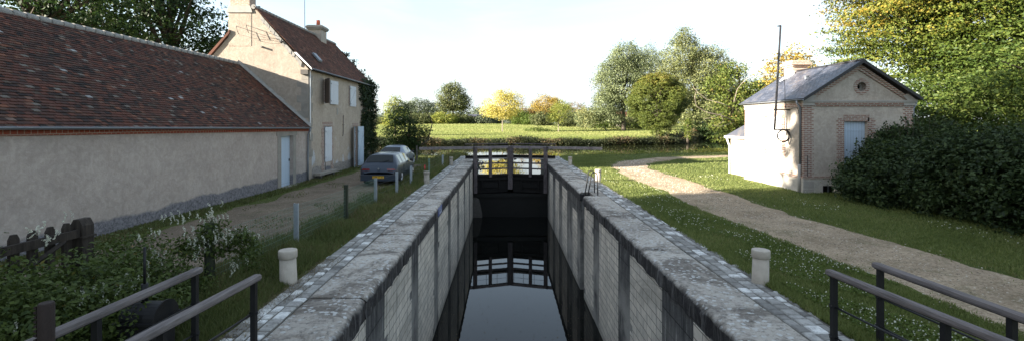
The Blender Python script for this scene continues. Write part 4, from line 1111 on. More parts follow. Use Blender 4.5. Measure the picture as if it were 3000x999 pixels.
# antenna on the ridge chimney
root = empty('antenna', (-13.05, 30.2, 9), 'thin metal television aerial mast strapped to the house chimney', 'aerial')
m = MB(); m.tube([(-13.18, 30.4, 8.4), (-13.20, 30.4, 12.4)], [.022, .016], 8); m.tube([(-13.6, 30.4, 11.35), (-12.5, 30.4, 11.33)], .010, 6)
for k in range(5): m.tube([(-13.5 + .25 * k, 30.15, 11.36), (-13.5 + .25 * k, 30.65, 11.36)], .006, 5)
m.build('mast', 'black_iron', root)
m = MB(); m.box(-13.22, -12.9, 30.36, 30.44, 8.68, 8.71); m.build('strap', 'black_iron', root)
# stone bench
root = empty('stone_bench', (-9.6, 24.9, 0), 'low stone slab bench against the house wall under the shutter', 'bench')
m = MB(); m.bbox(-9.86, -9.50, 23.75, 26.1, .02, .16, .02); m.build('seat', 'quoin_stone', root)
for yy in (23.95, 25.7):
    m = MB(); m.box(-9.82, -9.56, yy, yy + .22, -.3, .019); m.build('support', 'dark_stone', root)

# ivy over the far end of the house
root = empty('ivy', (-9.8, 32.4, 0), 'dark ivy covering the far corner of the house up to the roof', 'ivy')
r = np.random.default_rng(77)
B = [(HX + .05, 32.6, 1.0 + k * .85, .20 + .06 * math.sin(k * 2), 1.25 + .25 * math.sin(k * 1.7) + (.2 if k > 3 else 0) - (.35 if k < 2 else 0), .62) for k in range(6)]
B += [(-10.6, HY1 + .05, .6 + k * .9, .9, .22, .65) for k in range(6)] + [(-9.75, HY1 + .1, .5 + k * .8, .32, .3, .6) for k in range(7)] + [(-10.2 - k * .55, HY1 + .12, 5.75 + k * .62, .4, .2, .4) for k in range(4)]
B += [(-9.8, 32.3, .2, .18, .8, .4)]
c, pos, nrm, var = crown_points(B, 1500, 16, .10, r, .3)
nrm[:, 0] += .8; nrm[:, 2] -= .3
keep = (pos[:, 0] > HX - .02) | (pos[:, 1] > HY1 - .02); keep &= ~((pos[:, 1] < 31.0))
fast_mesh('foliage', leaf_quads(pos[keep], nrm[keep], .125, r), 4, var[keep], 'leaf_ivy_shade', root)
m = MB(); m.tube([(-9.8, 32.6, -.2), (-9.82, 32.7, 2), (-9.83, 32.9, 4.5)], [.07, .05, .02], 6); m.build('stem', 'bark', root)

# ================================================================== HUT
hx0, hx1, hy0, hy1 = 11.8, 16.1, 18.2, 22.65
hc = (hx0 + hx1) / 2; hz = 3.42; ha = 5.05
hut = empty('brick_trimmed_hut', (hc, 20, 0), 'small rendered hut with brick trim, round attic window and slate gable roof', 'hut')
# front wall with window, oculus and cellar openings ; side wall
fops = [(13.39, 14.32, .95, 2.80), (12.52, 13.02, -.08, .28)]
m = MB()
def wall_y(m, y0, y1, xa, xb, za, zb, holes):
    mm = MB(); wall_with_holes(mm, y0, y1, xa, xb, za, zb, holes)
    m.add([(v[1], v[0], v[2]) for v in mm.v], [f[::-1] for f in mm.f])
wall_y(m, hy0, hy0 + .38, hx0, hx1, .62, hz, [fops[0]])
m.box(hx0, hx0 + .38, hy0 + .38, hy1, .62, hz); m.box(hx1 - .38, hx1, hy0 + .38, hy1, .62, hz); m.box(hx0 + .38, hx1 - .38, hy1 - .3, hy1, .62, ha - 1.2)
m.build('wall', 'hut_plaster', hut)
m = MB(); wall_y(m, hy0 - .05, hy0 + .4, hx0 - .05, hx1 + .05, -.4, .56, [fops[1]]); m.box(hx0 - .05, hx0 + .4, hy0 + .4, hy1 + .0, -.4, .56); m.box(hx1 - .4, hx1 + .05, hy0 + .4, hy1, -.4, .56); m.build('plinth', 'hut_base_stone', hut)
m = MB(); m.box(hx0 - .07, hx1 + .07, hy0 - .07, hy0 - .0, .56, .64); m.box(hx0 - .07, hx0 + .1, hy0 + .0, hy1, .56, .64); m.build('string_course', 'brick', hut)
# gable with round hole
ox, oz, orad = 14.08, 4.17, .18
m = MB(); n = 32
circ = [(ox + orad * math.cos(2 * math.pi * k / n), oz + orad * math.sin(2 * math.pi * k / n)) for k in range(n)]
tri = [(hx0 + .1, 3.62), (hx1 - .1, 3.62), (hc, ha + .03)]
def ray_tri(a):
    d = (math.cos(a), math.sin(a)); best = 1e9
    for i in range(3):
        p, q = tri[i], tri[(i + 1) % 3]; ex_, ey_ = q[0] - p[0], q[1] - p[1]
        den = d[0] * ey_ - d[1] * ex_
        if abs(den) < 1e-9: continue
        s_ = ((p[0] - ox) * ey_ - (p[1] - oz) * ex_) / den; u_ = ((p[0] - ox) * d[1] - (p[1] - oz) * d[0]) / den
        if s_ > 0 and -1e-6 <= u_ <= 1 + 1e-6: best = min(best, s_)
    return (ox + d[0] * best, oz + d[1] * best)
angs = sorted([2 * math.pi * k / n for k in range(n)] + [math.atan2(t_[1] - oz, t_[0] - ox) % (2 * math.pi) for t_ in tri])
inn = [(ox + orad * math.cos(a), oz + orad * math.sin(a)) for a in angs]; out_ = [ray_tri(a) for a in angs]; K = len(angs)
V = [(p[0], y, p[1]) for y in (hy0, hy0 + .35) for p in inn + out_]
fs = []
for k in range(K):
    j = (k + 1) % K
    fs += [(k, j, K + j, K + k), (2 * K + k, 3 * K + k, 3 * K + j, 2 * K + j), (k, 2 * K + k, 2 * K + j, j)]
m.add(V, fs); m.build('pediment', 'hut_plaster', hut)
ocu = MB(); nb = 26
for k in range(nb):
    a0, a1 = 2 * math.pi * (k + .08) / nb, 2 * math.pi * (k + .92) / nb
    ocu.prism([(ox + rr * math.cos(a), oz + rr * math.sin(a)) for rr, a in ((orad, a0), (.315, a0), (.315, a1), (orad, a1))], 'y', hy0 - .02, hy0 + .1)
ocu = ocu.build('round_window', 'brick', hut)
m = MB(); m.ring((ox, 0, oz), 'y', orad, .31, hy0 - .012, hy0 + .1, 32); m.build('mortar_ring', 'lime_mortar', ocu)
m = MB(); m.ring((ox - .02, 0, oz), 'y', .13, .178, hy0 + .2, hy0 + .26, 28); m.build('frame', 'cornice_stone', ocu)
m = MB(); m.box(ox - .3, ox + .3, hy0 + .36, hy0 + .38, oz - .3, oz + .3); m.build('pane', 'dark_hole', ocu)
# cornice: stone and brick bands
m = MB(); m.box(hx0 - .1, hx1 + .1, hy0 - .10, hy0 - .002, 3.56, 3.63); m.box(hx0 - .06, hx0 + .4, hy0 - .06, hy0 - .002, 3.42, 3.56); m.box(hx1 - .4, hx1 + .06, hy0 - .06, hy0 - .002, 3.42, 3.56)
m.box(hx0 - .10, hx0 + .3, hy0 - .002, hy1, 3.56, 3.66); m.build('cornice', 'cornice_stone', hut)
m = MB(); m.box(hx0 + .402, hx1 - .402, hy0 - .07, hy0 - .002, 3.47, 3.558); m.box(hx0 + .402, hx1 - .402, hy0 - .035, hy0 - .002, 3.39, 3.468); m.box(hx0 - .05, hx0 - .002, hy0, hy1, 3.36, 3.558); m.build('brick_frieze', 'brick', hut)
for s in (-1, 1):   # raking bands
    m = MB(); e = hc + s * (hx1 - hc - .28)
    for (o0, o1, dd) in ((.0, .10, .09), (.10, .19, .05)):
        m.prism([(hc, ha - o0 + .02), (e + s * (.12 - o0), 3.72 - o0 * .2), (e + s * (.12 - o0) - s * .12, 3.72 - o0 * .2), (hc, ha - o1 * 1.2)], 'y', hy0 - dd, hy0 - .002)
    m.build('raking_frieze', 'brick', hut)
    m = MB(); m.prism([(e, 3.632), (e + s * .38, 3.632), (e + s * .02, 3.88), (e - s * .18, 3.80)], 'y', hy0 - .095, hy0 - .001); m.build('kneeler', 'cornice_stone', hut)
# brick quoins on the near corners
for (xa, xb) in ((hx0 - .014, hx0 + .38), (hx1 - .38, hx1 + .014)):
    m = MB(); z = .64; k = 0
    while z < 3.41:
        w = .0 if k % 2 else .07
        if xa < hc: m.box(xa, xb - w, hy0 - .014, hy0 + .3 - w, z, min(3.42, z + .076))
        else: m.box(xa + w, xb, hy0 - .014, hy0 + .3 - w, z, min(3.42, z + .076))
        z += .079; k += 1
    m.build('brick_quoin', 'brick', hut)
m = MB(); m.box(hx0 - .012, hx0 + .1, hy1 - .3, hy1, .64, 3.36); m.build('brick_pier', 'brick', hut)
for zz in (.0, .3):
    m = MB(); m.box(hx0 - .065, hx0 + .36, hy0 - .065, hy0 - .052, zz - .12, zz + .15); m.build('corner_stone', 'cornice_stone', hut)
# front shuttered window
m = MB(); m.box(13.39, 14.32, hy0 + .14, hy0 + .18, .95, 2.80); sh = m.build('shutter', 'blue_paint', hut)
m = MB(); m.box(13.41, 14.30, hy0 + .12, hy0 + .139, 2.42, 2.46); m.box(13.41, 14.30, hy0 + .12, hy0 + .139, 1.3, 1.34); m.build('batten', 'blue_paint', sh)
m, m_ = MB(), MB(); z = .95
while z < 2.95:
    a = .24 if int(z / .08) % 2 else .30
    m.box(13.39 - a, 13.388, hy0 - .014, hy0 + .12, z, z + .077); m_.box(14.322, 14.32 + a, hy0 - .014, hy0 + .12, z, z + .077); z += .08
m.build('brick_surround', 'brick', hut); m_.build('brick_surround', 'brick', hut)
m = MB(); x = 13.37
while x < 14.33: m.box(x, x + .055, hy0 - .014, hy0 + .12, 2.802, 3.05); x += .068
m.build('brick_lintel', 'brick', hut)
m = MB(); m.box(13.2, 14.5, hy0 - .08, hy0 + .13, .86, .948); m.build('sill', 'cornice_stone', hut)
# blind window on the sunlit side
m = MB(); z = 1.35
while z < 3.0:
    a = .20 if int(z / .08) % 2 else .26
    m.box(hx0 - .014, hx0 + .05, 19.65 - a, 19.648, z, z + .077); m.box(hx0 - .014, hx0 + .05, 20.732, 20.73 + a, z, z + .077); z += .08
m.build('side_brick_surround', 'brick', hut)
m = MB(); m.box(hx0 - .014, hx0 + .05, 19.5, 20.9, 3.002, 3.22); m.build('side_brick_lintel', 'brick_upright', hut)
m = MB(); m.box(hx0 - .008, hx0 + .05, 19.652, 20.728, 1.4, 3.0); m.build('side_shutter', 'bright_white_paint', hut)
m = MB(); m.box(hx0 - .075, hx0 - .052, 20.05, 20.45, .05, .33); m.build('vent_cover', 'cornice_stone', hut)
# cellar window
m = MB(); m.box(12.52, 13.02, hy0 + .12, hy0 + .14, -.08, .28); cw = m.build('cellar_window', 'dark_hole', hut)
m = MB(); m.box(12.52, 12.56, hy0 + .06, hy0 + .118, -.08, .28); m.box(12.80, 12.84, hy0 + .06, hy0 + .118, -.08, .28); m.box(12.561, 12.799, hy0 + .06, hy0 + .118, -.08, -.04); m.build('frame', 'zinc', cw)
# roof
r = np.random.default_rng(41)
ry0, ry1 = hy0 - .27, hy1 + .12; ea = 3.70; el, er = hx0 - .17, hx1 + .17; rz = ha + .14
m = MB(); tile_roof(m, (el, ry0, ea), (el, ry1, ea), (hc, ry1, rz), (hc, ry0, rz), .22, .115, r, thick=.008, jitter=.0015)
tile_roof(m, (er, ry1, ea), (er, ry0, ea), (hc, ry0, rz), (hc, ry1, rz), .22, .115, r, thick=.008, jitter=.0015)
hr = m.build('roof', 'slate', hut)
m = MB(); m.prism([(el, ea - .01), (hc, rz - .01), (er, ea - .01), (er - .06, ea - .06), (hc, rz - .09), (el + .06, ea - .06)], 'y', ry0 + .01, ry1 - .01); m.build('roof_deck', 'slate_edge', hr)
for s in (-1, 1):
    e = el if s < 0 else er
    m = MB(); m.prism([(e, ea + .02), (hc, rz + .025), (hc, rz - .11), (e, ea - .10)], 'y', ry0 - .02, ry0 + .008); m.build('verge_board', 'slate_edge', hr)
m = MB(); m.tube([(hc, ry0, rz + .01), (hc, ry1, rz + .01)], .05, 8); m.build('ridge', 'slate_edge', hr)
for (t_, yy) in ((.62, 19.9), (.55, 21.7)):
    px, pz = el + (hc - el) * t_, ea + (rz - ea) * t_
    m = MB(); m.box(px - .06, px + .06, yy, yy + .12, pz + .0, pz + .13); m.box(px - .08, px + .08, yy - .02, yy + .14, pz + .13, pz + .15); m.build('roof_vent', 'zinc', hr)
m = MB(); m.box(13.75, 14.45, 22.0, 22.72, 4.3, 5.42); m.box(13.69, 14.51, 21.94, 22.78, 5.42, 5.5); m.box(13.63, 14.57, 21.88, 22.84, 5.5, 5.62); m.box(13.70, 14.50, 21.95, 22.77, 5.62, 5.72); chm = m.build('chimney', 'chimney_brick', hr)
m = MB(); m.prism([(13.1, 4.72), (13.72, 4.98), (13.72, 5.2), (13.62, 5.16), (13.3, 4.92)], 'y', 21.85, 22.0); m.build('flashing', 'bright_white_paint', hr)
gutter([(el - .03, ry0, ea - .03), (el - .03, ry1, ea - .03)], .055, 'zinc', hut)
m = MB(); m.smooth = True; m.tube([(el - .03, hy0 + .12, ea - .08), (el - .03, hy0 + .12, ea - .18), (hx0 - .06, hy0 + .14, ea - .36), (hx0 - .06, hy0 + .14, 1.1)], .042, 10); m.build('downpipe', 'zinc', hut)
m = MB(); m.smooth = True; m.tube([(hx0 - .09, hy0 + .14, 1.1), (hx0 - .10, hy0 + .14, -.05)], .055, 10); m.build('downpipe_shoe', 'cornice_stone', hut)
m = MB(); m.smooth = True; m.tube([(er + .02, hy0 + .05, ea - .05), (er, hy0 + .05, ea - .2), (hx1 + .06, hy0 + .05, ea - .4), (hx1 + .06, hy0 + .05, -.1)], .042, 10); m.build('far_downpipe', 'zinc', hut)
m = MB(); m.tube([(hx0 + .12, hy0 - .03, -.1), (hx0 + .13, hy0 - .03, 1.45)], .012, 6); m.build('cable', 'black_pipe', hut)
# annex
m = MB(); m.box(12.3, 15.4, hy1 + .002, 25.1, -.3, 2.02); an = m.build('annex', 'hut_plaster', hut)
m = MB(); m.prism([(hy1 + .01, 2.05), (25.35, 2.0), (25.35, 2.05), (hy1 + .01, 2.85)], 'x', 12.15, 15.5); m.build('annex_roof', 'slate', an)
m = MB(); m.box(12.08, 12.15, hy1 + .2, 25.4, 1.92, 2.03); m.build('annex_gutter', 'bright_white_paint', an)
m = MB(); m.smooth = True; m.tube([(12.12, 25.2, 1.95), (12.2, 25.2, 1.7), (12.25, 25.15, 1.5), (12.25, 25.15, -.1)], .05, 8); m.build('annex_downpipe', 'bright_white_paint', an)
# service mast and coil
root = empty('service_mast', (11.2, 19.1, 3), 'tall black pole bracketed to the sunlit wall of the hut', 'pole')
m = MB(); m.smooth = True; m.tube([(11.17, 19.1, 2.44), (11.22, 19.1, 3.3), (11.42, 19.1, 6.74)], [.045, .045, .036], 10); m.build('pole', 'black_pipe', root)
for z in (3.28, 2.46):
    m = MB(); m.tube([(11.14, 19.1, z), (11.8, 19.1, z)], .028, 8); m.build('bracket', 'black_pipe', root)
m = MB(); m.tube([(11.30, 19.1, 6.74), (11.44, 19.1, 6.76)], .028, 8); m.build('head', 'black_pipe', root)
m = MB(); m.smooth = True; m.tube([(11.33, 19.04, 6.3), (11.30, 19.02, 6.0), (11.36, 19.04, 5.6), (11.5, 19.05, 5.0), (11.57, 19.05, 4.2), (11.58, 19.05, 3.2), (11.55, 19.05, 2.5)], .010, 6); m.tube([(11.78, 19.1, 3.28), (11.79, 18.9, 3.34), (11.79, 18.6, 3.36), (11.79, 18.5, 3.2), (11.79, 18.55, 3.1)], .011, 6); m.build('cable', 'black_pipe', root)
root = empty('cable_coil', (11.45, 19.02, 2.2), 'coil of black cable hanging on the mast bracket of the hut', 'cable')
m = MB(); m.smooth = True
for k, (rr, dx_, dy_) in enumerate(((.235, 0, 0), (.25, .01, .02), (.225, -.01, -.02), (.242, .0, .035), (.258, .012, -.03))):
    m.tube([(11.46 + dx_ + rr * math.cos(2 * math.pi * q / 28), 18.98 + dy_ * 1.0, 2.21 + rr * math.sin(2 * math.pi * q / 28)) for q in range(29)], .014, 6, False)
m.build('loops', 'black_pipe', root)
# ================================================================== CARS
def car(x0, y0, zg, label, paint, L=4.4, W=1.74, kind='wagon', plate=True):
    root = empty('parked_car', (x0, y0 + L / 2, zg), label, 'car', 'cars parked by the house door')
    if kind == 'wagon':
        S = [(0.0, .70, .34, .60, .62, .60), (.05, .82, .26, .84, .88, .66), (.13, .86, .22, .93, .97, .72), (.22, .865, .19, .95, 1.04, .70), (.55, .87, .19, .955, 1.36, .60), (.72, .87, .19, .955, 1.405, .58), (.80, .87, .19, .955, 1.41, .58), (1.32, .87, .19, .95, 1.43, .585), (1.42, .87, .19, .95, 1.43, .585), (2.05, .87, .19, .94, 1.43, .585), (2.13, .87, .19, .94, 1.425, .585), (2.75, .87, .19, .93, 1.37, .58), (2.86, .87, .19, .925, 1.33, .585), (3.38, .865, .19, .90, .95, .70), (3.5, .86, .19, .885, .905, .66), (4.05, .83, .22, .76, .78, .6), (4.33, .74, .28, .62, .64, .5), (4.4, .64, .36, .52, .53, .42)]
        side_ranges, rear, front = [(6, 7), (8, 9), (10, 11)], (3, 4), (12, 13)
    else:
        S = [(0.0, .70, .34, .60, .62, .60), (.05, .82, .26, .80, .84, .62), (.20, .85, .20, .93, .97, .66), (.50, .86, .19, .95, 1.02, .66), (1.02, .865, .19, .95, 1.33, .57), (1.15, .87, .19, .95, 1.37, .56), (1.25, .87, .19, .95, 1.385, .56), (1.62, .87, .19, .95, 1.41, .565), (1.70, .87, .19, .95, 1.415, .565), (2.15, .87, .19, .94, 1.42, .565), (2.22, .87, .19, .94, 1.415, .565), (2.75, .87, .19, .93, 1.36, .56), (2.86, .87, .19, .925, 1.32, .565), (3.36, .865, .19, .90, .95, .70), (3.5, .86, .19, .885, .905, .66), (4.05, .83, .22, .76, .78, .6), (4.28, .74, .28, .62, .64, .5), (4.33, .64, .36, .52, .53, .42)]
        side_ranges, rear, front = [(6, 7), (8, 9), (10, 11)], (3, 4), (12, 13)
    def prof(s):
        y, w, zb, belt, roof, wr = s
        wi = wr - .015
        return [(0, zb), (w - .14, zb), (w - .02, zb + .06), (w, (zb + belt) * .5), (w - .012, belt - .1), (w - .05, belt), (wi + .02 if roof - belt > .15 else w - .09, roof - .05), (wi - .09, roof - .005), (wi * .5, roof + .012), (0, roof + .016)]
    m = MB(); m.smooth = True; G = {}; K = 10
    for i, s in enumerate(S):
        for j, (px, pz) in enumerate(prof(s)):
            for sd in (-1, 1):
                G[(i, j, sd)] = (x0 + sd * px, y0 + s[0], zg + pz)
    def quad(mb, i, j, sd, off=0.0, ins=0.0):
        q = [Vector(G[(i, j, sd)]), Vector(G[(i + 1, j, sd)]), Vector(G[(i + 1, j + 1, sd)]), Vector(G[(i, j + 1, sd)])]
        if sd < 0: q = q[::-1]
        nrm = (q[1] - q[0]).cross(q[3] - q[0]).normalized(); c = sum(q, Vector()) / 4
        q = [c + (p - c) * (1 - ins) + nrm * off for p in q]
        mb.add(q, [(0, 1, 2, 3)])
    for sd in (-1, 1):
        V = [G[(i, j, sd)] for i in range(len(S)) for j in range(K)]
        fs = []
        for i in range(len(S) - 1):
            for j in range(K - 1):
                f = (i * K + j, (i + 1) * K + j, (i + 1) * K + j + 1, i * K + j + 1)
                fs.append(f if sd > 0 else f[::-1])
        fs.append(tuple(range(K)) if sd < 0 else tuple(range(K))[::-1]); e = (len(S) - 1) * K
        fs.append(tuple(range(e, e + K))[::-1] if sd < 0 else tuple(range(e, e + K)))
        m.add(V, fs)
    body = m.build('body', paint, root)
    for sd in (-1, 1):
        for (i, _) in side_ranges:
            g = MB(); quad(g, i, 5, sd, .006, .08); g.build('side_window', 'side_glass' if sd > 0 else 'car_glass', root)
    def across(i, name, mt, jj=(6, 7, 8)):
        g = MB(); 
        a, b = S[i], S[i + 1]
        ya, yb = y0 + a[0], y0 + b[0]
        rows = [(ya, zg + a[4], a[5] - .06), (yb, zg + b[4], b[5] - .06)]
        (y1_, z1_, w1_), (y2_, z2_, w2_) = rows
        d = Vector((0, y2_ - y1_, z2_ - z1_)); nn = Vector((0, -d.z, d.y)).normalized()
        if nn.z < 0: nn = -nn
        V = []
        for t_ in (.04, .5, .96):
            y = y1_ + (y2_ - y1_) * t_; z = z1_ + (z2_ - z1_) * t_; w = w1_ + (w2_ - w1_) * t_
            for u in (-1, -.6, 0, .6, 1): V.append((x0 + u * w, y + nn.y * .022, z + nn.z * .022 + .012 * (1 - u * u)))
        g.smooth = True; g.add(V, [(r_ * 5 + k, r_ * 5 + k + 1, r_ * 5 + k + 6, r_ * 5 + k + 5) for r_ in (0, 1) for k in range(4)])
        return g.build(name, mt, root)
    rw = across(rear[0], 'rear_window', 'car_glass'); across(front[0], 'windscreen', 'car_glass')
    g = MB(); g.tube([(x0 + .02, y0 + S[3][0] - .06, zg + 1.06), (x0 + .42, y0 + S[3][0] + .06, zg + 1.17)], .010, 5); g.build('rear_wiper', 'black_trim', rw)
    # tail lamps, bumper, plate, badge
    for sd in (-1, 1):
        g = MB(); V = []
        for (px, py) in ((.40, .035), (.62, .045), (.78, .085), (.835, .20)):
            for z in (.715, .80): V.append((x0 + sd * px, y0 + py - .05 + (0 if z < .75 else .02), zg + z))
        g.add(V, [(2 * k, 2 * k + 2, 2 * k + 3, 2 * k + 1) if sd > 0 else (2 * k, 2 * k + 1, 2 * k + 3, 2 * k + 2) for k in range(3)]); g.build('tail_light', 'tail_lamp', root)
    g = MB(); g.bbox(x0 - .82, x0 + .82, y0 - .03, y0 + .12, zg + .24, zg + .52, .03); bp = g.build('bumper', paint, root)
    g = MB(); g.box(x0 - .84, x0 + .84, y0 - .036, y0 + .05, zg + .49, zg + .505); g.build('bumper_strip', 'black_trim', bp)
    if plate:
        g = MB(); g.box(x0 - .26, x0 + .26, y0 - .042, y0 - .034, zg + .355, zg + .465); pl = g.build('number_plate', 'yellow_plate', root)
        cu = bpy.data.curves.new('plate_text', 'FONT'); cu.body = '2298 TT 45'; cu.size = .105; cu.align_x = 'CENTER'; cu.align_y = 'CENTER'; cu.extrude = .001
        tmp = bpy.data.objects.new('lettering_source', cu); col.objects.link(tmp)
        bpy.context.view_layer.update()
        me = bpy.data.meshes.new_from_object(tmp.evaluated_get(bpy.context.evaluated_depsgraph_get())); bpy.data.objects.remove(tmp)
        me.transform(Matrix.Translation((x0, y0 - .0445, zg + .41)) @ Matrix.Rotation(R(90), 4, 'X') @ Matrix.Diagonal((.88, 1, 1, 1)))
        me.materials.clear(); link_mesh('lettering', me, 'plate_ink', pl)
    g = MB(); g.smooth = True; g.tube([(x0, y0 - .002, zg + .78), (x0, y0 + .03, zg + .78)], .035, 12); g.build('badge', 'alloy', root)
    for sd in (-1, 1):
        g = MB(); g.smooth = True
        xm = x0 + sd * (W / 2 + .06); ym = y0 + 2.95
        g.tube([(x0 + sd * (W / 2 - .03), ym, zg + .96), (xm - sd * .04, ym - .02, zg + .98), (xm + sd * .06, ym - .02, zg + .99)], [.03, .08, .07], 10); g.build('mirror', 'black_trim' if sd > 0 else paint, root)
        for yy, nm_ in ((y0 + .88 if kind == 'wagon' else y0 + .92, 'r'), (y0 + 3.48, 'f')):
            xo = x0 + sd * (W / 2 - .005)
            a = MB(); n = 16
            pts = [(yy + .36 * math.cos(math.pi * k / n), zg + .31 + .37 * math.sin(math.pi * k / n)) for k in range(n + 1)] + [(yy - .36, zg + .2), (yy + .36, zg + .2)]
            a.prism(pts, 'x', *sorted((xo - sd * .12, xo + sd * .004))); a.build('wheel_arch', 'black_trim', root)
            w = MB(); w.smooth = True
            xs = [xo - sd * .20, xo - sd * .19, xo - sd * .01, xo + sd * .01, xo + sd * .012]
            w.tube([(q, yy, zg + .312) for q in xs], [.28, .312, .312, .295, .21], 28); tw = w.build('wheel', 'rubber', root)
            w = MB()
            for k in range(5):
                an = 2 * math.pi * k / 5
                w.tube([(xo + sd * .014, yy, zg + .312), (xo + sd * .017, yy + .19 * math.cos(an), zg + .312 + .19 * math.sin(an))], [.045, .03], 4)
            w.ring((0, yy, zg + .312), 'x', .175, .208, xo + sd * .010, xo + sd * .022, 24); w.build('rim', 'alloy', tw)
        for yy in (1.4, 2.45):
            g = MB(); g.box(*sorted((x0 + sd * (W / 2 - .02), x0 + sd * (W / 2 + .012))), y0 + yy, y0 + yy + .16, zg + .80, zg + .83); g.build('door_handle', 'black_trim' if kind == 'wagon' else paint, body)
        for yy in (1.37, 2.1):
            g = MB(); g.box(*sorted((x0 + sd * (W / 2 - .03), x0 + sd * (W / 2 + .0015))), y0 + yy, y0 + yy + .008, zg + .32, zg + .86); g.build('door_gap', 'black_trim', body)
    return root
car(-5.80, 21.15, zroad(-5.8, 23) + .02, 'dark grey blue estate car with yellow number plate, behind the wire fence', 'grey_blue_car_paint')
car(-7.15, 28.3, zroad(-7, 28) + .02, 'lighter silver blue saloon parked in front of the estate car', 'silver_car_paint', L=4.33, kind='saloon', plate=False)

# ================================================================== TREES AND PLANTS
def at(px, py, Z): return ((px - 1479) * Z / F, Z, CAMZ - (py - 361) * Z / F)
def gz(x, y): return float(hgt(np.array([x]), np.array([y]))[0])
def base(px, Y): x = (px - 1479) * Y / F; return (x, Y, gz(x, Y))
# big lime tree at the right, turning
b = (29.6, 30.0, 0.0)
def autumn(pos, var):
    # the tips towards the upper left have turned first
    s = (pos[:, 2] - 6) * .05 - (pos[:, 0] - 25) * .04
    return np.clip(var * .58 + np.clip(s, -.1, .42), 0, 1)
tree('lime_tree', 'huge spreading tree turning orange, towering behind the slate hut', 'tree', b, 5.5, .42,
     [(0, 0, 11, 7.5, 7, 6.5), (-4.5, -1.5, 9.5, 4.2, 4.5, 4.6), (4, -3, 11.5, 6, 6, 6.5), (-2, 0, 15, 5, 5, 4), (6, -6, 6.5, 5, 4.5, 4.5), (-1.5, -3.5, 5.2, 4.5, 3.5, 3.0), (8, -9, 10, 6, 6, 6)],
     'leaf_autumn_big', .16, 5200, 56, .42, seed=1, limbs=40, shell=.12, varfn=autumn, lump=.3, flat=.25)
tree('ash_tree', 'leafy green tree behind the hedge at the right edge of the view', 'tree', (27, 21.5, 0), 3.0, .3,
     [(0, 0, 5.0, 4.6, 3.8, 3.6), (-4.4, 0.5, 3.6, 3.2, 3, 2.6), (-7.2, .8, 2.8, 2.2, 2.0, 2.2), (3, -3, 6, 4.5, 4, 4)], 'leaf_ash', .15, 1500, 40, .36, seed=2, limbs=20, shell=.2, lump=.25, flat=.35)
tree('maple_tree', 'small orange and yellow tree showing behind the hut chimney', 'tree', (22.0, 35.5, 0), 3.5, .16,
     [(0, 0, 6.0, 1.9, 1.8, 2.0), (.3, 0, 7.6, 1.0, 1.0, 1.1), (1.3, 0, 4.6, 1.6, 1.5, 1.6)], 'leaf_orange', .19, 300, 16, .3, seed=3, limbs=14)
# ivy clad tree with bare sprawling limbs beyond the hut
bx_ = 22.3; by_ = 44.6
tree('ivy_clad_tree', 'ivy clad tree with bare drooping limbs at the water side beyond the hut', 'tree', (bx_, by_, gz(bx_, by_)), 5.0, .28,
     [(0, 0, 4.6, 2.0, 1.8, 3.0), (-.6, 0, 2.6, 1.8, 1.6, 1.6), (1.9, -.2, 6.4, 2.2, 1.2, 1.1), (3.6, 0, 6.9, 1.9, .8, .7), (-1.8, 0, 6.8, 1.3, 1.2, 1.0), (-.3, .3, 8.2, 1.5, 1.2, .9), (5.2, .2, 6.8, 1.0, .6, .6)],
     'leaf_ivy_sun', .19, 1050, 14, .28, seed=4, limbs=24, shell=.3)
m = MB(); m.smooth = True
def P3(px, py, Z=42.5): return at(px, py, Z)
for path, r0 in (([(2150, 355), (2110, 338), (2070, 330), (2040, 312), (2035, 285), (2040, 270)], .06), ([(2150, 320), (2112, 303), (2070, 292), (2045, 272), (2030, 255)], .045), ([(2150, 300), (2160, 262), (2185, 232), (2235, 205), (2285, 190)], .03), ([(2112, 338), (2120, 356), (2100, 368)], .03), ([(2120, 330), (2090, 345), (2060, 350)], .03), ([(2150, 360), (2110, 372), (2085, 368)], .03)):
    m.tube([P3(*p) for p in path], list(np.linspace(r0, r0 * .3, len(path))), 6)
lim = m.build('bare_limbs', 'pale_bark', bpy.data.objects['ivy_clad_tree'])
# silvery poplars behind the far bank
b = base(1827, 112)
tree('poplar_tree', 'tall silvery poplar, the leftmost of the three beyond the water', 'tree', b, 6.0, .55,
     [(0, 0, 11.5, 5.2, 4.5, 7.0), (-3.6, 0, 12.0, 3.4, 3.4, 5.5), (.5, 0, 18.0, 3.6, 3.4, 3.8), (-4.6, 0, 6.4, 3.0, 3, 3.2), (4.0, 0, 14.5, 3.2, 3.2, 5.0), (-2.5, 0, 3.8, 2.4, 2.4, 1.8)], 'leaf_poplar', .32, 1500, 26, .62, seed=5, limbs=34, shell=.5)
b = base(1905, 122)
tree('poplar_tree', 'darker poplar standing between the other two poplars', 'tree', b, 6.0, .5,
     [(0, 0, 15.5, 4.4, 4, 6.8), (1.5, 0, 9, 5.5, 4, 6)], 'leaf_poplar', .32, 800, 26, .62, seed=6, limbs=20, shell=.5)
b = base(2035, 106)
tree('poplar_tree', 'tallest poplar with a ragged peaked top, right of the round tree', 'tree', b, 6.0, .6,
     [(0, 0, 12, 7.0, 5, 8.5), (-2.8, 0, 17.5, 3.8, 3.5, 5.2), (3.5, 0, 15.0, 5.0, 4, 5.0), (6.5, 0, 10.5, 4.6, 4, 5.5), (-5, 0, 10, 4.5, 4, 6), (-2.6, 0, 21.3, 1.5, 1.5, 2.6), (8.5, 0, 6, 4.5, 4, 4.5), (2, -2, 4, 7, 3, 3.5)], 'leaf_poplar_warm', .32, 2300, 26, .62, seed=7, limbs=40, shell=.5)
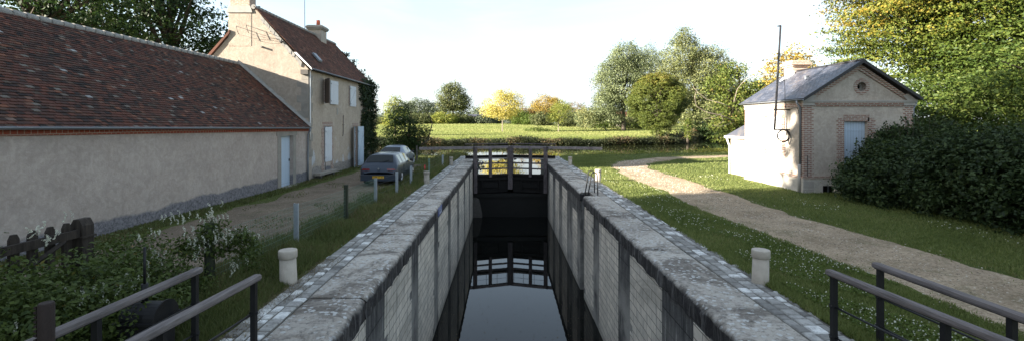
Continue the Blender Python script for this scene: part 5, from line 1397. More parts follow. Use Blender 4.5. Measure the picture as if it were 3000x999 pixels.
# round hornbeam on the far bank: dense lobed crown
b = base(1928, 83)
lob = []
rl = np.random.default_rng(9)
for k in range(80):
    d = unit(rl.normal(size=(1, 3)))[0]; q = .82 + .2 * rl.uniform()
    lob.append((d[0] * 4.6 * q, d[1] * 4.0, 6.4 + d[2] * 4.7 * q, 1.0 + rl.uniform() * .55, 1.2, .85))
lob.append((0, 0, 6.2, 4.2, 4.0, 4.6)); lob += [(0, -.5, .9, 1.4, 1.2, 1.2), (.8, 0, 1.6, 1.6, 1.4, 1.4), (-.6, 0, 2.6, 1.6, 1.4, 1.4)]
tree('hornbeam_tree', 'dense round bronze green tree on the far bank before the poplars', 'tree', b, 3.0, .4, lob, 'leaf_hornbeam', .16, 8500, 16, .15, seed=8, limbs=10, shell=.85, lump=.05,
     varfn=lambda p, v: v * .75 + np.clip((p[:, 2] - 7.5) * .07, -.12, .25))
# trees in the meadow
tree('young_tree', 'bright yellow young tree on a straight thin trunk in the meadow', 'tree', base(1472, 103), 3.0, .12,
     [(0, 0, 6.0, 4.3, 3.4, 3.1), (2.0, 0, 6.8, 2.7, 2.4, 2.3), (-2.5, 0, 4.9, 2.5, 2.2, 1.8), (.3, 0, 8.4, 2.0, 1.8, 1.5), (0, 0, 4.0, 3.2, 2.6, 1.3)], 'leaf_yellow', .28, 640, 13, .42, seed=10, bark='pale_bark', limbs=30, shell=.35)
tree('young_tree', 'small yellow green tree on a thin trunk in the meadow', 'tree', base(1636, 104), 2.2, .10,
     [(0, 0, 4.2, 2.3, 2.0, 2.2), (-.9, 0, 3.3, 1.7, 1.5, 1.2), (.6, 0, 5.3, 1.3, 1.2, 1.1)], 'leaf_yellow_green', .24, 260, 13, .34, seed=11, bark='pale_bark', limbs=20, shell=.4)
tree('oak_tree', 'lone dark round oak standing above the far hedge', 'tree', base(1327, 205), 6.5, .5,
     [(0, 0, 11.5, 6.6, 6, 6), (-3.5, 0, 8.5, 4.0, 4, 3.6), (4.2, 0, 9.0, 3.8, 4, 4.0), (-.5, 0, 15.4, 4, 4, 3)], 'leaf_olive', .62, 700, 13, .85, seed=12, limbs=30, shell=.55)
# far hedgerow, each bush its own
hed = [(1095, 215, 5.6, 3.4, 'leaf_far', 'pale bush by the utility pole at the left end of the far hedge'), (1118, 190, 3.2, 2.6, 'leaf_olive', 'low bush beside the ivy covered house corner on the far hedge line'),
       (1228, 200, 5.5, 4.6, 'leaf_olive', 'rounded bush immediately left of the two bushes under the lone oak'), (1262, 205, 6, 4.6, 'leaf_olive', 'broad olive bush in the far hedge, left of the oak trunk'), (1300, 200, 5, 4.8, 'leaf_yellow_green', 'yellowish bush at the left foot of the lone oak'),
       (1352, 205, 5, 4.4, 'leaf_olive', 'olive bush at the right foot of the lone oak'), (1385, 210, 4.5, 3.0, 'leaf_russet', 'brownish low bush in the gap right of the oak'), (1418, 205, 4.2, 3.8, 'leaf_far', 'grey green bush in the far hedge left of the yellow tree'),
       (1446, 215, 4, 2.2, 'leaf_olive', 'lowest bush in the far hedge, behind the yellow tree'), (1512, 200, 5.5, 6.5, 'leaf_far', 'pale bush behind the right half of the yellow tree'),
       (1545, 190, 4.3, 6.5, 'leaf_russet', 'russet bush between the yellow tree and the orange tree'), (1524, 183, 3.4, 6.2, 'leaf_green_mid', 'bright green upright bush right of the yellow tree'), (1562, 180, 4.6, 4.0, 'leaf_green_mid', 'bright green sprawling bush under the orange tree'),
       (1592, 166, 4.0, 5.0, 'leaf_olive', 'dark olive bush behind the small yellow green tree'), (1668, 150, 4.6, 5.0, 'leaf_olive', 'olive bush right of the small yellow green tree'), (1700, 152, 3.6, 4.2, 'leaf_far', 'greyish bush left of the leftmost poplar'),
       (1735, 140, 4.8, 5.6, 'leaf_poplar', 'silvery shrub at the left foot of the leftmost poplar'), (1770, 132, 3.0, 3.2, 'leaf_green_mid', 'fresh green bush before the leftmost poplar trunk'), (1862, 128, 3.4, 3.0, 'leaf_green_mid', 'green bush between the poplar trunk and the round tree')]
for i, (px, Y, rr, hh, mt, lb) in enumerate(hed):
    s = Y / 110
    tree('hedge_bush', lb, 'bush', base(px, Y), hh * .3, .12, [(0, 0, hh * .5, rr, rr * .7, hh * .5), (rr * .5, 0, hh * .35, rr * .7, rr * .6, hh * .4), (-rr * .5, 0, hh * .38, rr * .6, rr * .6, hh * .42)], mt, .26 * s, int(110 * rr), 13, .36 * s, seed=200 + i, limbs=5, group='bushes of the far hedgerow')
tree('orange_tree', 'broad orange leaved tree in the hedge line behind the meadow', 'tree', base(1603, 190), 3.0, .3,
     [(0, 0, 7.6, 5.8, 5, 4.4), (-3.4, 0, 6.0, 3.6, 4, 3.4), (3.2, 0, 7.6, 3.4, 4, 3.6)], 'leaf_orange', .44, 600, 14, .65, seed=30, limbs=20)
tree('conifer_tree', 'thin dark pointed tree left of the orange tree', 'tree', base(1561, 200), 2, .14, [(0, 0, 3.2, 2.7, 2, 3), (0, 0, 6.0, 1.9, 1.8, 2.6), (0, 0, 8.6, 1.0, 1.0, 1.8)], 'leaf_far', .3, 160, 12, .36, seed=31, limbs=8)
tree('field_tree', 'green brown tree right of the orange tree', 'tree', base(1648, 175), 3, .2, [(0, 0, 5.6, 4.0, 3, 4.2), (1.6, 0, 4, 3.6, 3, 3.2)], 'leaf_yellow_green', .34, 300, 13, .5, seed=32, limbs=10)
tree('field_tree', 'russet tree right of the green brown one, before the leftmost poplar', 'tree', base(1688, 185), 3, .2, [(0, 0, 5.6, 4.2, 3, 3.6), (2.6, 0, 3.8, 3.4, 3, 2.7)], 'leaf_russet', .36, 320, 13, .5, seed=33, limbs=10)
tree('bare_birch', 'pale slim birch half bare behind the yellow tree', 'tree', base(1528, 186), 8, .12, [(0, 0, 8, 2.1, 1.8, 5.4)], 'leaf_russet', .22, 60, 8, .4, seed=34, bark='pale_bark', limbs=26, shell=.2)
tree('field_tree', 'large dark rounded tree clump left of the oak', 'tree', base(1232, 300), 5, .5, [(0, 0, 9, 10, 6, 7), (9, 0, 7, 8, 6, 5.5), (-8, 0, 8, 7, 5, 5.5)], 'leaf_far', .8, 800, 13, 1.1, seed=35, limbs=10)
# trees on the left, beyond the cars
def two(pos, v): return v
tree('elder_tree', 'dark multi stemmed tree in shade beyond the parked cars', 'tree', (-8.0, 36.8, gz(-8, 36.8)), 1.5, .11,
     [(0, 0, 2.3, 1.25, 1.2, 1.7), (-.4, 0, 3.6, .9, .9, 1.1), (.9, .1, 1.7, 1.0, 1.0, 1.0), (-1.1, 0, 1.7, .7, .7, 1.2), (1.5, 0, 2.3, .55, .5, .55), (.2, 0, 1.0, 1.0, .9, .9)], 'leaf_dark', .13, 620, 15, .2, seed=40, limbs=20, shell=.35, stems=3)
tree('willow_tree', 'sunlit yellow green tree on the far bank behind the dark multi stemmed one', 'tree', base(1158, 84), 3.0, .2,
     [(0, 0, 4.6, 1.7, 1.6, 2.3), (-.7, 0, 3.0, 1.5, 1.4, 1.8), (1.0, 0, 3.4, 1.3, 1.3, 1.7), (0, 0, 6.2, 1.1, 1.0, .9)], 'leaf_yellow_green', .24, 300, 14, .34, seed=41, limbs=18)
# tall trees behind the barn (their tops show over the ridge)
tree('ash_tree', 'tall dark tree behind the barn roof, its trunk showing over the ridge', 'tree', (-27.5, 27.5, 0), 8.0, .42,
     [(0, 0, 11.5, 5.0, 4.5, 4.0), (-3.2, 0, 8.6, 3.0, 3, 2.4), (3.0, 0, 10.0, 3.4, 3.2, 4.0), (0, 0, 15.5, 4.5, 4, 3.5)], 'leaf_dark', .25, 620, 24, .50, seed=50, limbs=44, shell=.4, lump=.3, flat=.3)
tree('ash_tree', 'tall dark tree whose branches reach toward the house gable chimney', 'tree', (-26.5, 36.5, 0), 7.0, .42,
     [(-1.5, 0, 11.5, 4.6, 4.0, 4.6), (2.2, 0, 9.5, 3.4, 3, 3.4), (3.9, 0, 8.0, 1.9, 1.6, 2.4), (0, 0, 16, 4.5, 4, 3.6), (-1, 0, 7.0, 3.6, 3, 2.5)], 'leaf_dark', .27, 640, 24, .52, seed=51, limbs=44, shell=.4, lump=.3, flat=.3)
tree('ash_tree', 'tall dark tree between the other two behind the barn', 'tree', (-31, 34.5, 0), 7.0, .40,
     [(0, 0, 12, 5, 4, 5), (0, 0, 8.5, 4.2, 3.5, 3.2)], 'leaf_dark', .27, 400, 24, .5, seed=52, limbs=24, shell=.4, flat=.3)
# the row beyond the left edge of the view that shades the lock side
row = [(-21.5, 4.2, 16.5), (-20.5, -2.5, 17), (-22, -9.5, 16), (-23, -17, 16), (-27, -24, 17)]
proto = None
row += [(-29.5, .5, 17.5), (-28.5, -7, 17), (-30, -14, 17)]  # second row added out of view to fill gaps in the cast shade
for i, (x, y, hh) in enumerate(row):
    lb = ['tall leafy tree behind the barn, the one of the row nearest the house', 'tall leafy tree behind the barn, second of the row from the house', 'tall leafy tree behind the barn, third of the row from the house', 'tall leafy tree behind the barn, fourth of the row from the house', 'tall leafy tree behind the barn, last of the row from the house', 'unseen tree added for shade, second row behind the barn, nearest the house', 'unseen tree added for shade, second row behind the barn, the middle one', 'unseen tree added for shade, second row behind the barn, farthest from the house'][i]
    if i == 0:
        proto = tree('shade_tree', lb, 'tree', (x, y, 0), 5, .45, [(0, 0, 9.5, 4.2, 3.9, 5.0), (0, -.3, 14.5, 3.8, 3.6, 4.2), (-1, .9, 8.0, 3.4, 3.0, 3.4), (1.0, -2, 6.0, 3, 3, 3)], 'leaf_dark', .5, 1150, 18, .6, seed=60, limbs=14, group='row of trees behind the barn')
    else: rescale_copy(proto, 'shade_tree', (x, y, 0), lb, hh / 16.5, i * 1.3)

# hedge at the right
root = empty('hedge', (13.4, 12, 0), 'thick dark clipped hedge between the lawn and the hut', 'hedge')
r = np.random.default_rng(70)
B = []
for k in range(20):
    y = 4.0 + k * .53
    B.append((13.35 + .1 * math.sin(k * 1.3), y, 1.0, 1.18, .8, 1.3)); B.append((13.5, y, 1.9 + .10 * math.sin(k * 1.9), 1.0, .7, .55 + .1 * math.sin(k * 2.7)))
B += [(12.75, 14.9, .9, 1.0, .8, 1.0), (12.6, 15.9, .72, .98, .8, .82), (13.5, 15.6, 1.1, 1.1, .9, 1.1), (13.7, 16.4, 1.15, 1.0, .7, 1.1)]
c, pos, nrm, var = crown_points(B, 6000, 20, .13, r, .78, lump=.05)
hx = pos[:, 0]; keep = (pos[:, 2] > .0) & (hx < 14.6); pos, nrm, var = pos[keep], nrm[keep], var[keep]
sp = []
for k in range(190):
    y = r.uniform(4, 16.2); x = r.uniform(12.5, 14.2); z0 = 2.3 if y < 14.4 else 1.7; L = r.uniform(.12, .5)
    sp.append(np.array([x, y, z0]) + r.uniform(0, 1, (int(L * 46), 1)) * np.array([r.normal(0, .08), r.normal(0, .08), L]) + r.normal(0, .03, (int(L * 46), 3)))
sp = np.concatenate(sp); pos = np.concatenate([pos, sp]); nrm = np.concatenate([nrm, r.normal(size=sp.shape) + [0, 0, .4]]); var = np.concatenate([var, r.uniform(.2, 1, len(sp))])
fast_mesh('foliage', leaf_quads(pos, nrm, .105, r), 4, var, 'leaf_hedge', root)
m = MB()
for k in range(18): m.tube([(13.3 + .1 * math.sin(k), 4.2 + k * .62, -.1), (13.4, 4.3 + k * .62, 1.6)], [.035, .015], 5)
m.build('stems', 'bark', root)
root = empty('privet_shrub', (13.9, 16.9, 0), 'bushy dark shrub with upright sprigs in front of the hut window', 'shrub')
B = [(14.1, 17.0, 1.0, 1.1, .8, 1.15), (13.3, 16.9, .75, .8, .7, .85), (14.9, 17.0, 1.5, 1.1, .8, 1.2), (12.95, 16.9, .7, .6, .5, .75), (15.6, 16.6, 1.6, 1.0, .8, 1.2), (14.3, 17.0, 1.9, .7, .5, .6)]
c, pos, nrm, var = crown_points(B, 1500, 18, .12, r, .7, lump=.1)
sp = []; m = MB()
for k in range(46):
    x = r.uniform(12.9, 16.0); y = 16.8 + r.normal(0, .3); z0 = np.interp(x, [12.6, 13.4, 14.3, 16], [1.3, 1.75, 2.3, 2.5]); L = r.uniform(.25, .75)
    dx_, dy_ = r.normal(0, .1, 2); n = int(L * 44)
    t_ = r.uniform(0, 1, n)[:, None]
    sp.append(np.array([x, y, z0]) + t_ * np.array([dx_, dy_, L]) + r.normal(0, .028, (n, 3)))
    m.tube([(x, y, z0 - .6), (x + dx_, y + dy_, z0 + L)], [.008, .003], 3, False)
sp = np.concatenate(sp)
pos = np.concatenate([pos, sp]); nrm = np.concatenate([nrm, r.normal(size=sp.shape) + [0, 0, .4]]); var = np.concatenate([var, r.uniform(.2, 1, len(sp))])
keep = pos[:, 1] < 18.0
fast_mesh('foliage', leaf_quads(pos[keep], nrm[keep], .095, r), 4, var[keep], 'leaf_hedge', root)
m.build('stems', 'bark', root)

# vine thicket in the left foreground and its white flower sprays
root = empty('flowering_vine', (-5.2, 6.2, 0), 'tangled green vine with white flower sprays and a few yellow leaves before the picket gate', 'vine')
r = np.random.default_rng(90)
spots = [(-20, 900, 5.0, .5), (60, 905, 5.1, .48), (150, 890, 5.3, .46), (230, 835, 5.6, .46), (300, 820, 5.9, .46), (100, 850, 5.5, .42), (370, 815, 6.3, .46), (430, 775, 6.9, .42), (480, 810, 6.8, .42), (530, 820, 6.9, .35), (420, 880, 5.9, .45), (180, 940, 4.9, .5), (80, 960, 4.7, .5), (300, 930, 5.2, .5), (20, 850, 5.4, .36), (270, 770, 6.6, .36), (340, 745, 7.3, .38), (400, 730, 7.7, .34), (-60, 900, 4.6, .6)]
B = [(*at(px, py, Z), rr, rr, rr * .85) for px, py, Z, rr in spots]
B += [(b[0], b[1], .25, b[3] * 1.05, b[4], .35) for b in B]
c, pos, nrm, var = crown_points(B, 2000, 14, .10, r, .35)
keep = (pos[:, 2] > .01) & (pos[:, 0] < -3.98 - np.clip(5.4 - pos[:, 1], 0, 2) * .06)
fast_mesh('foliage', leaf_quads(pos[keep], nrm[keep], .058, r), 4, var[keep], 'leaf_vine', root)
m = MB()
for k in range(60):
    i = r.integers(len(c)); p = Vector(c[i]); q = p + Vector((r.normal(0, .3), r.normal(0, .3), -.5))
    m.tube([(q.x, q.y, max(0, q.z - .3)), q, p], [.008, .007, .003], 4, False)
m.build('stems', 'bark', root)
P = []
def spray(px, py, Z, w, h, n):
    c = np.array(at(px, py, Z))
    for k in range(int(n * .62)):
        s = c + r.normal(0, 1, 3) * np.array([w, .12, h]); a = r.uniform(-.9, .9); L = r.uniform(.06, .15)
        t_ = np.linspace(0, 1, 26)[:, None]
        pth = s + t_ * np.array([math.sin(a) * L, r.normal(0, .03), L]) + np.concatenate([.03 * np.sin(t_ * 3 + a), 0 * t_, 0 * t_], 1)
        P.append(pth + r.normal(0, .006, pth.shape))
for a in [(505, 645, 8.0, .12, .03, 12), (545, 640, 8.0, .06, .05, 10), (618, 655, 7.7, .13, .12, 40), (640, 700, 7.6, .10, .06, 26), (570, 725, 7.5, .09, .06, 20), (575, 755, 7.4, .08, .05, 12), (690, 700, 7.8, .09, .08, 22), (712, 730, 7.9, .06, .06, 14), (700, 765, 7.9, .07, .05, 10), (742, 702, 8.2, .05, .05, 7), (560, 690, 7.5, .06, .05, 10), (445, 695, 7.4, .07, .04, 10), (455, 745, 7.0, .05, .08, 10), (455, 785, 6.6, .03, .07, 8), (140, 690, 5.6, .07, .05, 8), (143, 715, 5.6, .05, .06, 10), (230, 862, 5.3, .05, .06, 10), (285, 878, 5.3, .09, .03, 7), (255, 905, 5.2, .06, .02, 4), (345, 850, 5.8, .06, .06, 8), (388, 835, 6.0, .07, .03, 6), (410, 820, 6.2, .07, .03, 6), (8, 985, 4.4, .04, .02, 3), (690, 795, 7.6, .05, .04, 6), (210, 640, 6.4, .05, .02, 3)]: spray(*a)
P = np.concatenate(P)
fast_mesh('flower', leaf_quads(P, r.normal(size=P.shape), .022, r), 4, r.uniform(0, 1, len(P)), 'white_flower', root)['kind'] = 'stuff'
root = empty('post_creeper', (-4.92, 7.7, 0), 'green creeper climbing the thick wooden post under the white flowers', 'creeper')
B = [(-4.93, 7.68, .95, .20, .2, .22), (-4.8, 7.7, .75, .22, .2, .3), (-4.5, 7.8, .75, .3, .15, .25), (-5.2, 7.6, .7, .28, .2, .25), (-4.4, 7.9, .55, .22, .15, .3)]
c, pos, nrm, var = crown_points(B, 190, 12, .06, r, .3)
fast_mesh('foliage', leaf_quads(pos, nrm, .06, r), 4, var, 'leaf_vine', root)

# far bank cover, near bank reeds, distant woods
r = np.random.default_rng(95)
def mass(name, xs, yf, h, depth, n, per, cr, leaf, mat, hv=.4, zoff=0.0):
    x = r.uniform(*xs, n); y = yf(x) + r.uniform(0, depth, n)
    hh = h * (1 + hv * np.sin(x * .55) * np.sin(x * .23 + 1) + r.normal(0, .12, n)); z = gz_v(x, y) + hh * np.sqrt(r.uniform(0, 1, n)) * .92 + zoff
    k = np.repeat(np.arange(n), per); c = np.stack([x, y, z], 1)
    pos = c[k] + r.normal(size=(len(k), 3)) * cr * [1, 1, .8]
    patch = .5 + .5 * np.sin(x * .8 + 2 * np.sin(x * .21)) ; var = np.clip(.45 * patch[k] + .55 * r.uniform(0, 1, len(k)) + .08 * (z[k] > .9), 0, 1)
    return tag(fast_mesh(name, leaf_quads(pos, r.normal(size=pos.shape) + [0, -.4, .5], leaf, r), 4, var, mat), kind='stuff')
def gz_v(x, y): return np.maximum(hgt(x, y), -.9)
mass('bank_vegetation', (-45, 34), lambda x: y_far(x) - 2.3, .95, 3.0, 7500, 11, .26, .19, 'leaf_bank', .35)
mass('bank_vegetation', (28, 95), lambda x: y_far(x) - .9, .8, 2.6, 1500, 11, .32, .30, 'leaf_bank')
mass('shore_grass', (5.2, 40), lambda x: y_near(x) - 2.2, .22, 1.6, 900, 9, .14, .13, 'leaf_yellow_green', zoff=.0)
mass('shore_grass', (-30, -1.8), lambda x: y_near(x) - 2.4, .35, 1.8, 700, 9, .16, .14, 'leaf_bank', zoff=.0)
mass('woods', (-260, -6), lambda x: 330 + 0 * x, 9, 22, 900, 10, 1.7, 1.3, 'leaf_far', .35)
mass('woods', (-40, 240), lambda x: 300 + 0 * x, 9, 30, 1500, 10, 1.7, 1.3, 'leaf_far', .35)
mass('undergrowth', (18, 110), lambda x: y_far(x) + 32 + 0 * x, 4.5, 10, 1500, 11, .6, .5, 'leaf_olive')
tree('far_bank_tree', 'dark dense tree in shade at the far waterside left of the ivy clad tree', 'tree', (47, 104.5, gz(47, 104.5)), 3, .3, [(0, 0, 4.5, 6.0, 3.5, 4.5), (7, 2, 4, 5, 3.5, 4), (-4, 0, 2.5, 4, 3, 2.6)], 'leaf_dark', .36, 700, 15, .5, seed=80, limbs=8)
tree('far_bank_tree', 'long low olive tree mass behind the hut annex on the far shore', 'tree', (70, 145, gz(70, 145)), 3, .3, [(0, 0, 6, 8, 4, 6), (12, 8, 7, 9, 4, 7), (24, 16, 8, 9, 4, 8)], 'leaf_yellow_green', .5, 800, 14, .7, seed=81, limbs=8)
root = empty('stump_post', (31.0, 79.6, 0), 'ivy covered stump standing at the far waterside right of the round tree', 'tree stump')
m = MB(); m.tube([(31.6, 79.6, -.9), (31.6, 79.6, 2.6)], [.28, .22], 8); m.build('trunk', 'bark', root)
c, pos, nrm, var = crown_points([(31.6, 79.5, .6 + k * .8, .5, .5, .6) for k in range(4)], 160, 12, .16, r, .4)
fast_mesh('crown', leaf_quads(pos, nrm, .2, r), 4, var, 'leaf_ivy_sun', root)
tree('meadow_shrub', 'low dark green mound of shrub in the meadow', 'shrub', base(1572, 104), .4, .05, [(0, 0, .25, 3.0, 1.5, .75), (1.8, 0, .2, 1.8, 1.2, .5)], 'leaf_green_mid', .2, 160, 12, .24, seed=82, limbs=3)

# buildings half hidden behind the poplars
def cottage(px, Y, w, h, rh, label, wallm='hut_plaster', roofm='house_tiles'):
    x, _, z = base(px, Y); root = empty('cottage', (x, Y, z), label, 'house')
    m = MB(); m.box(x - w / 2, x + w / 2, Y, Y + 5, z - .5, z + h); wl_ = m.build('wall', wallm, root)
    m = MB(); m.prism([(Y - .3, z + h - .05), (Y + 2.5, z + h + rh), (Y + 5.3, z + h - .05)], 'x', x - w / 2 - .2, x + w / 2 + .2); m.build('roof', roofm, root)
    for k in (-1, 1):
        m = MB(); m.box(x + k * w * .25 - .5, x + k * w * .25 + .5, Y - .03, Y - .004, z + .8, z + 2); m.build('window', 'window_glass', root)
cottage(1868, 150, 12, 2.6, 2.4, 'pale farm cottage half hidden behind the poplar trunks')
cottage(1708, 175, 10, 2.4, 2.6, 'grey roofed shed at the end of the meadow left of the poplars', 'barn_plaster', 'slate')
cottage(1392, 290, 9, 3, 2.5, 'tiny white house far beyond the meadow hedge', 'bright_white_paint', 'slate')
for i, (px, Y, zt, lb) in enumerate(((1100, 120, 8.9, 'wooden utility pole rising right of the ivy clad house corner'), (1530, 260, 16.5, 'distant utility pole right of the yellow tree'))):
    x, _, z = base(px, Y); root = empty('utility_pole', (x, Y, z), lb, 'utility pole', 'utility poles across the meadow')
    m = MB(); m.tube([(x, Y, z - .5), (x, Y, zt)], [.17, .11], 8); m.build('pole', 'pale_bark', root)
    m = MB(); m.tube([(x - .6, Y, zt - .4), (x + .6, Y, zt - .4)], .05, 5); m.build('crossarm', 'pale_bark', root)
root = empty('landing_stage', (62, 118, 0), 'low pale concrete landing along the far water beyond the hut', 'landing')
m = MB(); m.box(52, 74, 118.5, 120.5, -.9, -.35); m.build('deck', 'cornice_stone', root)

# ================================================================== GRASS
r = np.random.default_rng(123)
n = 90000; y = 78.5 / (1 - r.uniform(0, 1, n) * .62); x = (r.uniform(-.36, .62, n)) * y; k = y > y_far(x) + 2.5; x, y = x[k], y[k]
tag(blades(np.stack([x, y, hgt(x, y) - .02], 1), .20 * (y / 100), .05 * (y / 100), .5, r, np.clip(.5 + .09 * np.sin(y * .5 + x * .05) + .12 * np.sin(x * .11 + y * .13) + r.normal(0, .18, len(x)), 0, 1), 'meadow_grass', 'meadow_blade'), kind='stuff')
def scatter(x0, x1, y0, y1, n, pw=2.0):
    u = r.uniform(0, 1, n); a = 1 - pw
    y = (y0 ** a + u * (y1 ** a - y0 ** a)) ** (1 / a)
    return r.uniform(x0, x1, n), y
pcx = lambda y: np.interp(y, PY[:110] if len(PY) > 110 else PY, PX[:110] if len(PX) > 110 else PX)
def on_path(x, y, marg=0.0):
    d = np.min((x[:, None] - PX[None, ::3]) ** 2 + (y[:, None] - PY[None, ::3]) ** 2, axis=1)
    return d < (1.22 + marg) ** 2
def grass(name, boxes, mat, h, w, wd, filt=None, lean=.35, hn=None):
    ps = []
    for (x0, x1, y0, y1, n) in boxes:
        x, y = scatter(x0, x1, y0, y1, n); ps.append(np.stack([x, y], 1))
    p = np.concatenate(ps); 
    if filt is not None: p = p[filt(p[:, 0], p[:, 1])]
    z = hgt(p[:, 0], p[:, 1]) - .005
    keep = z > -.6; p, z = p[keep], z[keep]
    dist = np.hypot(p[:, 0], p[:, 1])
    pos = np.stack([p[:, 0], p[:, 1], z], 1)
    pat = .5 + .5 * np.sin(p[:, 0] * 1.7 + np.sin(p[:, 1] * .9) * 2) * np.sin(p[:, 1] * 1.3)
    var = np.clip(.35 * pat + .65 * r.uniform(0, 1, len(p)), 0, 1)
    hh = h * (1 + dist * .012)
    if hn is not None: hh = hh * hn(p[:, 0], p[:, 1])
    return tag(blades(pos, hh, w + wd * dist, lean, r, var, name, mat), kind='stuff')
offp = lambda x, y: ~on_path(x, y, -.05 + .12 * np.sin(1.7))
edge = lambda x, y: ~on_path(x, y, .0) | (r.uniform(0, 1, len(x)) < .03)
grass('grass', [(4.42, 6.9, 4.2, 34, 90000), (8.4, 13, 5.5, 20, 60000), (8.6, 26, 19, 50, 45000), (4.6, 9, 30, 48, 14000)], 'blade', .052, .0035, .0005, edge,
      hn=lambda x, y: 1 + .5 * np.clip((4.75 - x) * 4, 0, 1) + .9 * np.clip((x - 12.0), 0, 1) * (y < 18))
pw2 = lambda x, y: (r.uniform(0, 1, len(x)) < np.clip((x + 5.55) / .45, 0.02, 1))
grass('verge_grass', [(-5.6, -3.72, 4.3, 40, 52000), (-4.0, -3.66, 4.3, 40, 16000)], 'blade_wild', .13, .004, .0006, pw2, .45, hn=lambda x, y: .55 + 1.1 * np.abs(np.sin(y * 1.3 + x)) * np.clip((-3.75 - x) * 3, .3, 1) + 1.1 * (y > 22))
grass('verge_grass', [(-9.86, -9.1, 8, 32, 16000)], 'blade_wild', .07, .005, .0007, lambda x, y: r.uniform(0, 1, len(x)) < np.clip((-9.0 - x) / .5, 0, 1) ** .7)
grass('grass', [(-12, -2.6, 33, 52, 9000), (-8.6, -5.6, 9, 30, 5000)], 'blade_wild', .07, .005, .0009, lambda x, y: (y > 32) | (np.sin(x * 2.1 + y * .7) * np.sin(y * 1.1) > .45))
# straw and dead stalks round the left bollard
x = r.normal(-3.85, .32, 7000); y = r.uniform(5.2, 9.3, 7000); k = (x > -4.6) & (x < -3.32 - .12 * np.sin(y * 4)); x, y = x[k], y[k]
tag(blades(np.stack([x, y, np.where(x > -3.7, .002, hgt(x, y))], 1), .05, .0035, 1.3, r, r.uniform(0, 1, len(x)), 'dead_grass', 'straw'), kind='stuff')
# clover: round leaves and white heads, in drifts
def drifts(n, pw=2.0):
    x, y = scatter(4.7, 6.9, 4.2, 26, n)
    f = np.sin(x * 2.3 + 1.2 * np.sin(y * .9)) * np.sin(y * .75 + .4) + .5 * np.sin(x * 5 + y * 2.2)
    ok = (f > -.1) & ~on_path(x, y, .08) & (r.uniform(0, 1, n) < np.clip(1.25 - (y - 5) * .045, .15, 1))
    return x[ok], y[ok]
x, y = drifts(60000)
p = np.stack([x, y, hgt(x, y) + r.uniform(.02, .06, len(x))], 1)
tag(fast_mesh('clover_leaves', leaf_quads(p, r.normal(size=p.shape) * .5 + [0, 0, 1], .035, r), 4, r.uniform(.2, 1, len(p)), 'leaf_green_mid'), kind='stuff')
x, y = drifts(2700)
x2, y2 = scatter(9.2, 12, 8, 24, 700); kk = (np.sin(x2 * 2) * np.sin(y2 * .8 + 2) > .4) & ~on_path(x2, y2, .1); x = np.r_[x, x2[kk]]; y = np.r_[y, y2[kk]]
n = len(x); d = np.hypot(x, y); rad = (.006 + .0005 * d) * r.uniform(.7, 1.3, n)
p = np.stack([x, y, hgt(x, y) + r.uniform(.06, .10, n)], 1)
o6 = np.array([(1, 0, 0), (0, 1, 0), (-1, 0, 0), (0, -1, 0), (0, 0, 1), (0, 0, -1)], float)
tri = np.array([(0, 1, 4), (1, 2, 4), (2, 3, 4), (3, 0, 4), (1, 0, 5), (2, 1, 5), (3, 2, 5), (0, 3, 5)])
V = (p[:, None, None, :] + o6[tri][None] * rad[:, None, None, None]).reshape(-1, 3)
tag(fast_mesh('clover_flowers', V, 3, np.repeat(r.uniform(0, 1, n), 8), 'white_flower'), kind='stuff')
# loose stones on the gravel
s1 = r.integers(0, len(PX), 16000); off = r.normal(0, .55, 16000) * 1.0
x = PX[s1] + np.clip(off, -1.5, 1.5); y = PY[s1] + r.uniform(-.2, .2, 16000)
s2 = r.integers(0, len(DX), 7000); x = np.r_[x, DX[s2] + r.uniform(-1.9, 1.9, 7000)]; y = np.r_[y, DY[s2] + r.uniform(-.2, .2, 7000)]
k = (y > 4) & (y < 34); x, y = x[k], y[k]; n = len(x); d = np.hypot(x, y); rad = (.006 + .0006 * d) * r.uniform(.4, 1.6, n)
p = np.stack([x, y, hgt(x, y) + .026], 1)
o6_ = np.array([(1, 0, 0), (0, 1, 0), (-1, 0, 0), (0, -1, 0), (0, 0, .6), (0, 0, -.6)], float)
V = (p[:, None, None, :] + o6_[np.array([(0, 1, 4), (1, 2, 4), (2, 3, 4), (3, 0, 4)])][None] * rad[:, None, None, None]).reshape(-1, 3)
tag(fast_mesh('gravel', V, 3, np.repeat(r.uniform(0, 1, n) * np.where(x < 0, .45, 1), 4), 'pebble'), kind='stuff')
# leaf litter on the coping and specks on the lock water
x = r.uniform(-3.6, -2.3, 160); y = 5 + 20 * r.uniform(0, 1, 160) ** 2
p = np.stack([x, y, np.full(160, .012)], 1)
x = r.uniform(XL, XR, 420); y = 14 + 17 * r.uniform(0, 1, 420) ** 1.3; q = np.stack([x, y, np.full(420, ZW + .004)], 1)
p = np.concatenate([p, q])
tag(fast_mesh('leaves', leaf_quads(p, r.normal(size=p.shape) * .12 + [0, 0, 1], .035, r), 4, r.uniform(0, 1, len(p)), 'fallen_leaf'), kind='stuff')

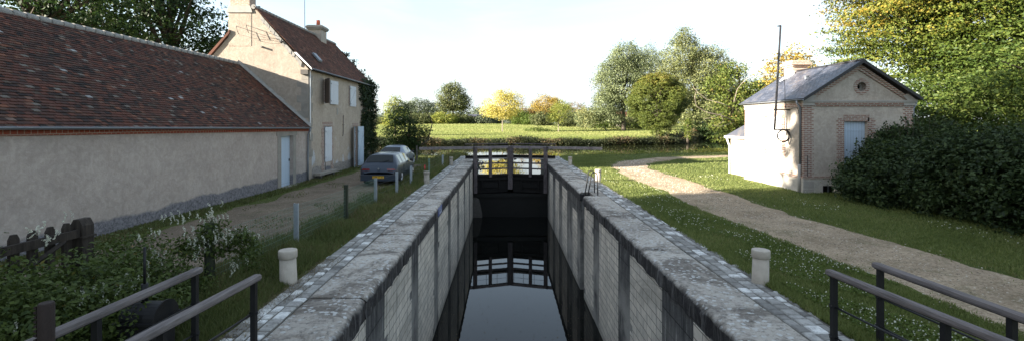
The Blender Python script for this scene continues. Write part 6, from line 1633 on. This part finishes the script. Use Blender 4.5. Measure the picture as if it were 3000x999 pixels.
# ================================================================== LIGHT AND SKY
to_sun = Vector((-1, -.33, .325)).normalized()
el_ = math.asin(to_sun.z); az = math.atan2(to_sun.x, to_sun.y)     # clockwise from +Y
ld = bpy.data.lights.new('sun', 'SUN'); ld.energy = 4.5; ld.angle = R(.5); ld.color = (1.0, .91, .78)
lo = bpy.data.objects.new('sun', ld); col.objects.link(lo); lo.location = (-30, -10, 30)
lo.rotation_euler = (-to_sun).to_track_quat('-Z', 'Y').to_euler()
w = bpy.data.worlds.new('World'); scene.world = w; w.use_nodes = True
t = w.node_tree; t.nodes.clear()
out = t.nodes.new('ShaderNodeOutputWorld'); bg = t.nodes.new('ShaderNodeBackground'); sky = t.nodes.new('ShaderNodeTexSky')
sky.sky_type = 'NISHITA'; sky.sun_disc = False; sky.sun_elevation = el_; sky.sun_rotation = az
sky.air_density = 1.0; sky.dust_density = 1.2; sky.ozone_density = 1.0; sky.altitude = 100
tc = t.nodes.new('ShaderNodeTexCoord'); mp = t.nodes.new('ShaderNodeMapping'); mp.inputs['Scale'].default_value = (1.2, 1.6, 6.0); mp.inputs['Rotation'].default_value = (0, .25, .5)
t.links.new(tc.outputs['Generated'], mp.inputs[0])
n1 = t.nodes.new('ShaderNodeTexNoise'); n1.inputs['Scale'].default_value = 1.5; n1.inputs['Detail'].default_value = 7; n1.inputs['Roughness'].default_value = .58; n1.inputs['Distortion'].default_value = .5
t.links.new(mp.outputs[0], n1.inputs['Vector'])
def wn(typ, **kw):
    n = t.nodes.new(typ)
    for k, v in kw.items(): setattr(n, k, v)
    return n
sp_ = wn('ShaderNodeSeparateXYZ'); t.links.new(tc.outputs['Generated'], sp_.inputs[0])
mr = wn('ShaderNodeMapRange'); t.links.new(sp_.outputs[2], mr.inputs[0])
for i, v in zip((1, 2, 3, 4), (0.0, .50, -.28, -1.45)): mr.inputs[i].default_value = v      # thin high cloud, thickest towards the horizon
ad = wn('ShaderNodeMath', operation='ADD'); t.links.new(mr.outputs[0], ad.inputs[0])
m2 = wn('ShaderNodeMath', operation='MULTIPLY'); t.links.new(n1.outputs[0], m2.inputs[0]); m2.inputs[1].default_value = 2.7
t.links.new(m2.outputs[0], ad.inputs[1])
cl = wn('ShaderNodeClamp'); t.links.new(ad.outputs[0], cl.inputs[0]); cl.inputs[1].default_value = 0.42; cl.inputs[2].default_value = .97
mx = t.nodes.new('ShaderNodeMix'); mx.data_type = 'RGBA'; mx.inputs[7].default_value = (2.45, 2.7, 2.8, 1)
t.links.new(cl.outputs[0], mx.inputs[0]); t.links.new(sky.outputs[0], mx.inputs[6])
t.links.new(mx.outputs[2], bg.inputs[0]); bg.inputs[1].default_value = .07
t.links.new(bg.outputs[0], out.inputs[0])
scene.view_settings.view_transform = 'Standard'; scene.view_settings.look = 'None'; scene.view_settings.gamma = 1
scene.view_settings.exposure = EXPOSURE = 2.6
scene.cycles.max_bounces = 6; scene.cycles.transparent_max_bounces = 8; scene.cycles.use_denoising = True
scene.cycles.caustics_reflective = False; scene.cycles.caustics_refractive = False
scene.cycles.sample_clamp_indirect = 8
